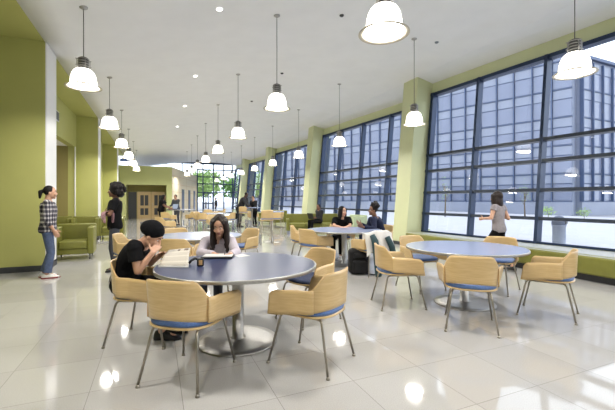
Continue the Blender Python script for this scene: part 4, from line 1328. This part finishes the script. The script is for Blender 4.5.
def building(name, A, B, nb, nf, h0, label, depth=5):
    """curtain-walled block whose street front runs from A to B"""
    A, B = V(A), V(B); L = (B - A).length; u = (B - A).normalized(); r = thing(name, A, math.atan2(u.y, u.x), label, 'building')
    fh = 2.8; H = nf * fh + h0
    MB().box(0, L, .25, depth, -.2, H + .3).build('wall', 'facade', r)
    MB().box(-.15, L + .15, -.1, depth, H + .3, H + .6).build('parapet', 'fin', r)
    MB().box(0, L, .05, .25, -.2, h0).build('plinth', 'facade', r)
    bw_ = L / nb
    proto_ = None
    for i in range(nb):
        for j in range(nf):
            if proto_ is None:
                m = MB()
                for a in range(2):
                    x0 = a * bw_ / 2
                    m.box(x0 + .09, x0 + bw_ / 2 - .09, .10, .25, .10, 1.75, 0); m.box(x0 + .09, x0 + bw_ / 2 - .09, .10, .25, 1.85, fh - .08, 1)
                    m.box(x0 - .055, x0 + .055, -.12, .25, 0, fh, 2)
                    m.box(x0 + .055, x0 + bw_ / 2 - .055, .04, .25, -.05, .06, 2)
                    m.box(x0 + .055, x0 + bw_ / 2 - .055, .08, .25, 1.77, 1.83, 2)
                o = m.build('facade_window', ['facadeglass', 'facade', 'fin'], r); proto_ = o
            else:
                o = proto_.copy(); COL.objects.link(o); o.parent = r
            o.location = (i * bw_, 0, h0 + j * fh)
    return r


K = V((37.5, 22, 0))
building('office_building', (18, 74, 0), K, 16, 6, 1.2, 'pale blue glazed building with a grid of fins across the street')
building('office_wing', (38.9, 21.9, 0), (60, 22.4, 0), 6, 5, 1.2, 'glazed wing of the building beyond its corner, seen at the right of the window')
# litter bin
p = at(559, 250, 9.75)
bn = thing('litter_bin', (p.x, p.y, -.02), .3, 'grey litter bin with a dark domed lid on the pavement outside', 'bin')
MB().lathe([(.001, 0), (.20, 0), (.20, .03), (.155, .04), (.155, .66), (.17, .67), (.17, .70), (.001, .70)], n=28, cap=False).build('bin_body', 'binmetal', bn)
MB().lathe([(.17, .70), (.175, .76), (.15, .87), (.09, .94), (.001, .96)], n=28, cap=False).build('lid', 'binlid', bn)
MB().box(-.07, .07, -.185, -.14, .74, .82).build('slot', 'blackplastic', bn)


def tree(x, y, h, R, label, m='leaf', n=420, name='tree', group=None, seed=1):
    rr = random.Random(seed); r = thing(name, (x, y, -.02), rr.uniform(0, 6), label, 'tree', group)
    mb = MB(); mb.tube([(0, 0, 0), (.03, .02, h * .3), (0, .05, h * .75)], [h * .02, h * .015, h * .006], 8)
    for i in range(7):
        a = rr.uniform(0, 6.28); z = h * rr.uniform(.3, .65); mb.tube([(0, .02, z), (math.cos(a) * R * .4, math.sin(a) * R * .4, z + h * .12), (math.cos(a) * R * .75, math.sin(a) * R * .75, z + h * .2)], [h * .008, h * .005, .01], 6)
    mb.build('trunk', 'bark', r)
    mb = MB()
    for i in range(n):
        v = V((rr.gauss(0, 1), rr.gauss(0, 1), rr.gauss(0, 1))).normalized() * rr.uniform(.35, 1)
        c = V((v.x * R, v.y * R, h * .64 + v.z * h * .36)); s_ = R * rr.uniform(.07, .15)
        a, b_ = V((rr.gauss(0, 1), rr.gauss(0, 1), rr.gauss(0, 1))).normalized(), V((rr.gauss(0, 1), rr.gauss(0, 1), rr.gauss(0, 1))).normalized()
        b_ = (b_ - a * b_.dot(a)).normalized()
        mb.add([c - a * s_, c + b_ * s_ * .5, c + a * s_, c - b_ * s_ * .5], [(0, 1, 2, 3)])
    mb.build('crown', m, r)
    return r


for i, (x, y, h, R, m_) in enumerate([(5.2, 50, 5.2, 2.3, 'leaf2'), (10.2, 49, 5.0, 2.2, 'leaf'), (1.0, 54, 4.6, 2.2, 'leaf'), (15.5, 56, 6, 2.6, 'leaf2'), (7.6, 60, 6.4, 3.0, 'leaf2')]):
    tree(x, y, h, R, ['pale leafy tree seen through the glass end wall above the door', 'dark leafy tree at the right side of the glass end wall', 'leafy tree at the left side of the glass end wall', 'leafy tree beyond the far window bays', 'tallest tree in the middle behind the glass end wall'][i], m_, 900, seed=i + 2)
for i, (px, d) in enumerate([(445, 30), (525, 27), (548, 24), (584, 24)]):
    p = at(px, 212, d)
    tree(p.x, p.y, [3.4, 3.0, 1.0, .9][i], [.5, .45, .5, .45][i], ['thin young street tree outside, left part of the nearest window bay', 'thin young street tree outside, right of the walking woman', 'low leafy bush outside to the left of the litter bin', 'low leafy bush outside to the right of the litter bin'][i], 'leaf2', 70 if i < 2 else 160, 'street_tree' if i < 2 else 'bush', seed=20 + i)

# ------------------------------------------------------------------ light
W_ = bpy.data.worlds.new('sky'); S.world = W_; W_.use_nodes = True
bg = W_.node_tree.nodes['Background']; bg.inputs['Color'].default_value = (.84, .91, 1.0, 1); bg.inputs['Strength'].default_value = 2.3
sun = bpy.data.lights.new('sun', 'SUN'); sun.energy = .6; sun.angle = .5; sun.color = (1, .97, .92)
so = bpy.data.objects.new('sun', sun); COL.objects.link(so); so.rotation_euler = (math.radians(35), 0, math.radians(-120))
S.cycles.use_denoising = True
S.cycles.max_bounces = 10; S.cycles.diffuse_bounces = 6; S.cycles.transparent_max_bounces = 16
S.cycles.sample_clamp_indirect = 6
vs_ = S.view_settings; vs_.view_transform = 'Standard'; vs_.look = 'None'; vs_.gamma = 1; vs_.use_curve_mapping = False; vs_.exposure = 0.37
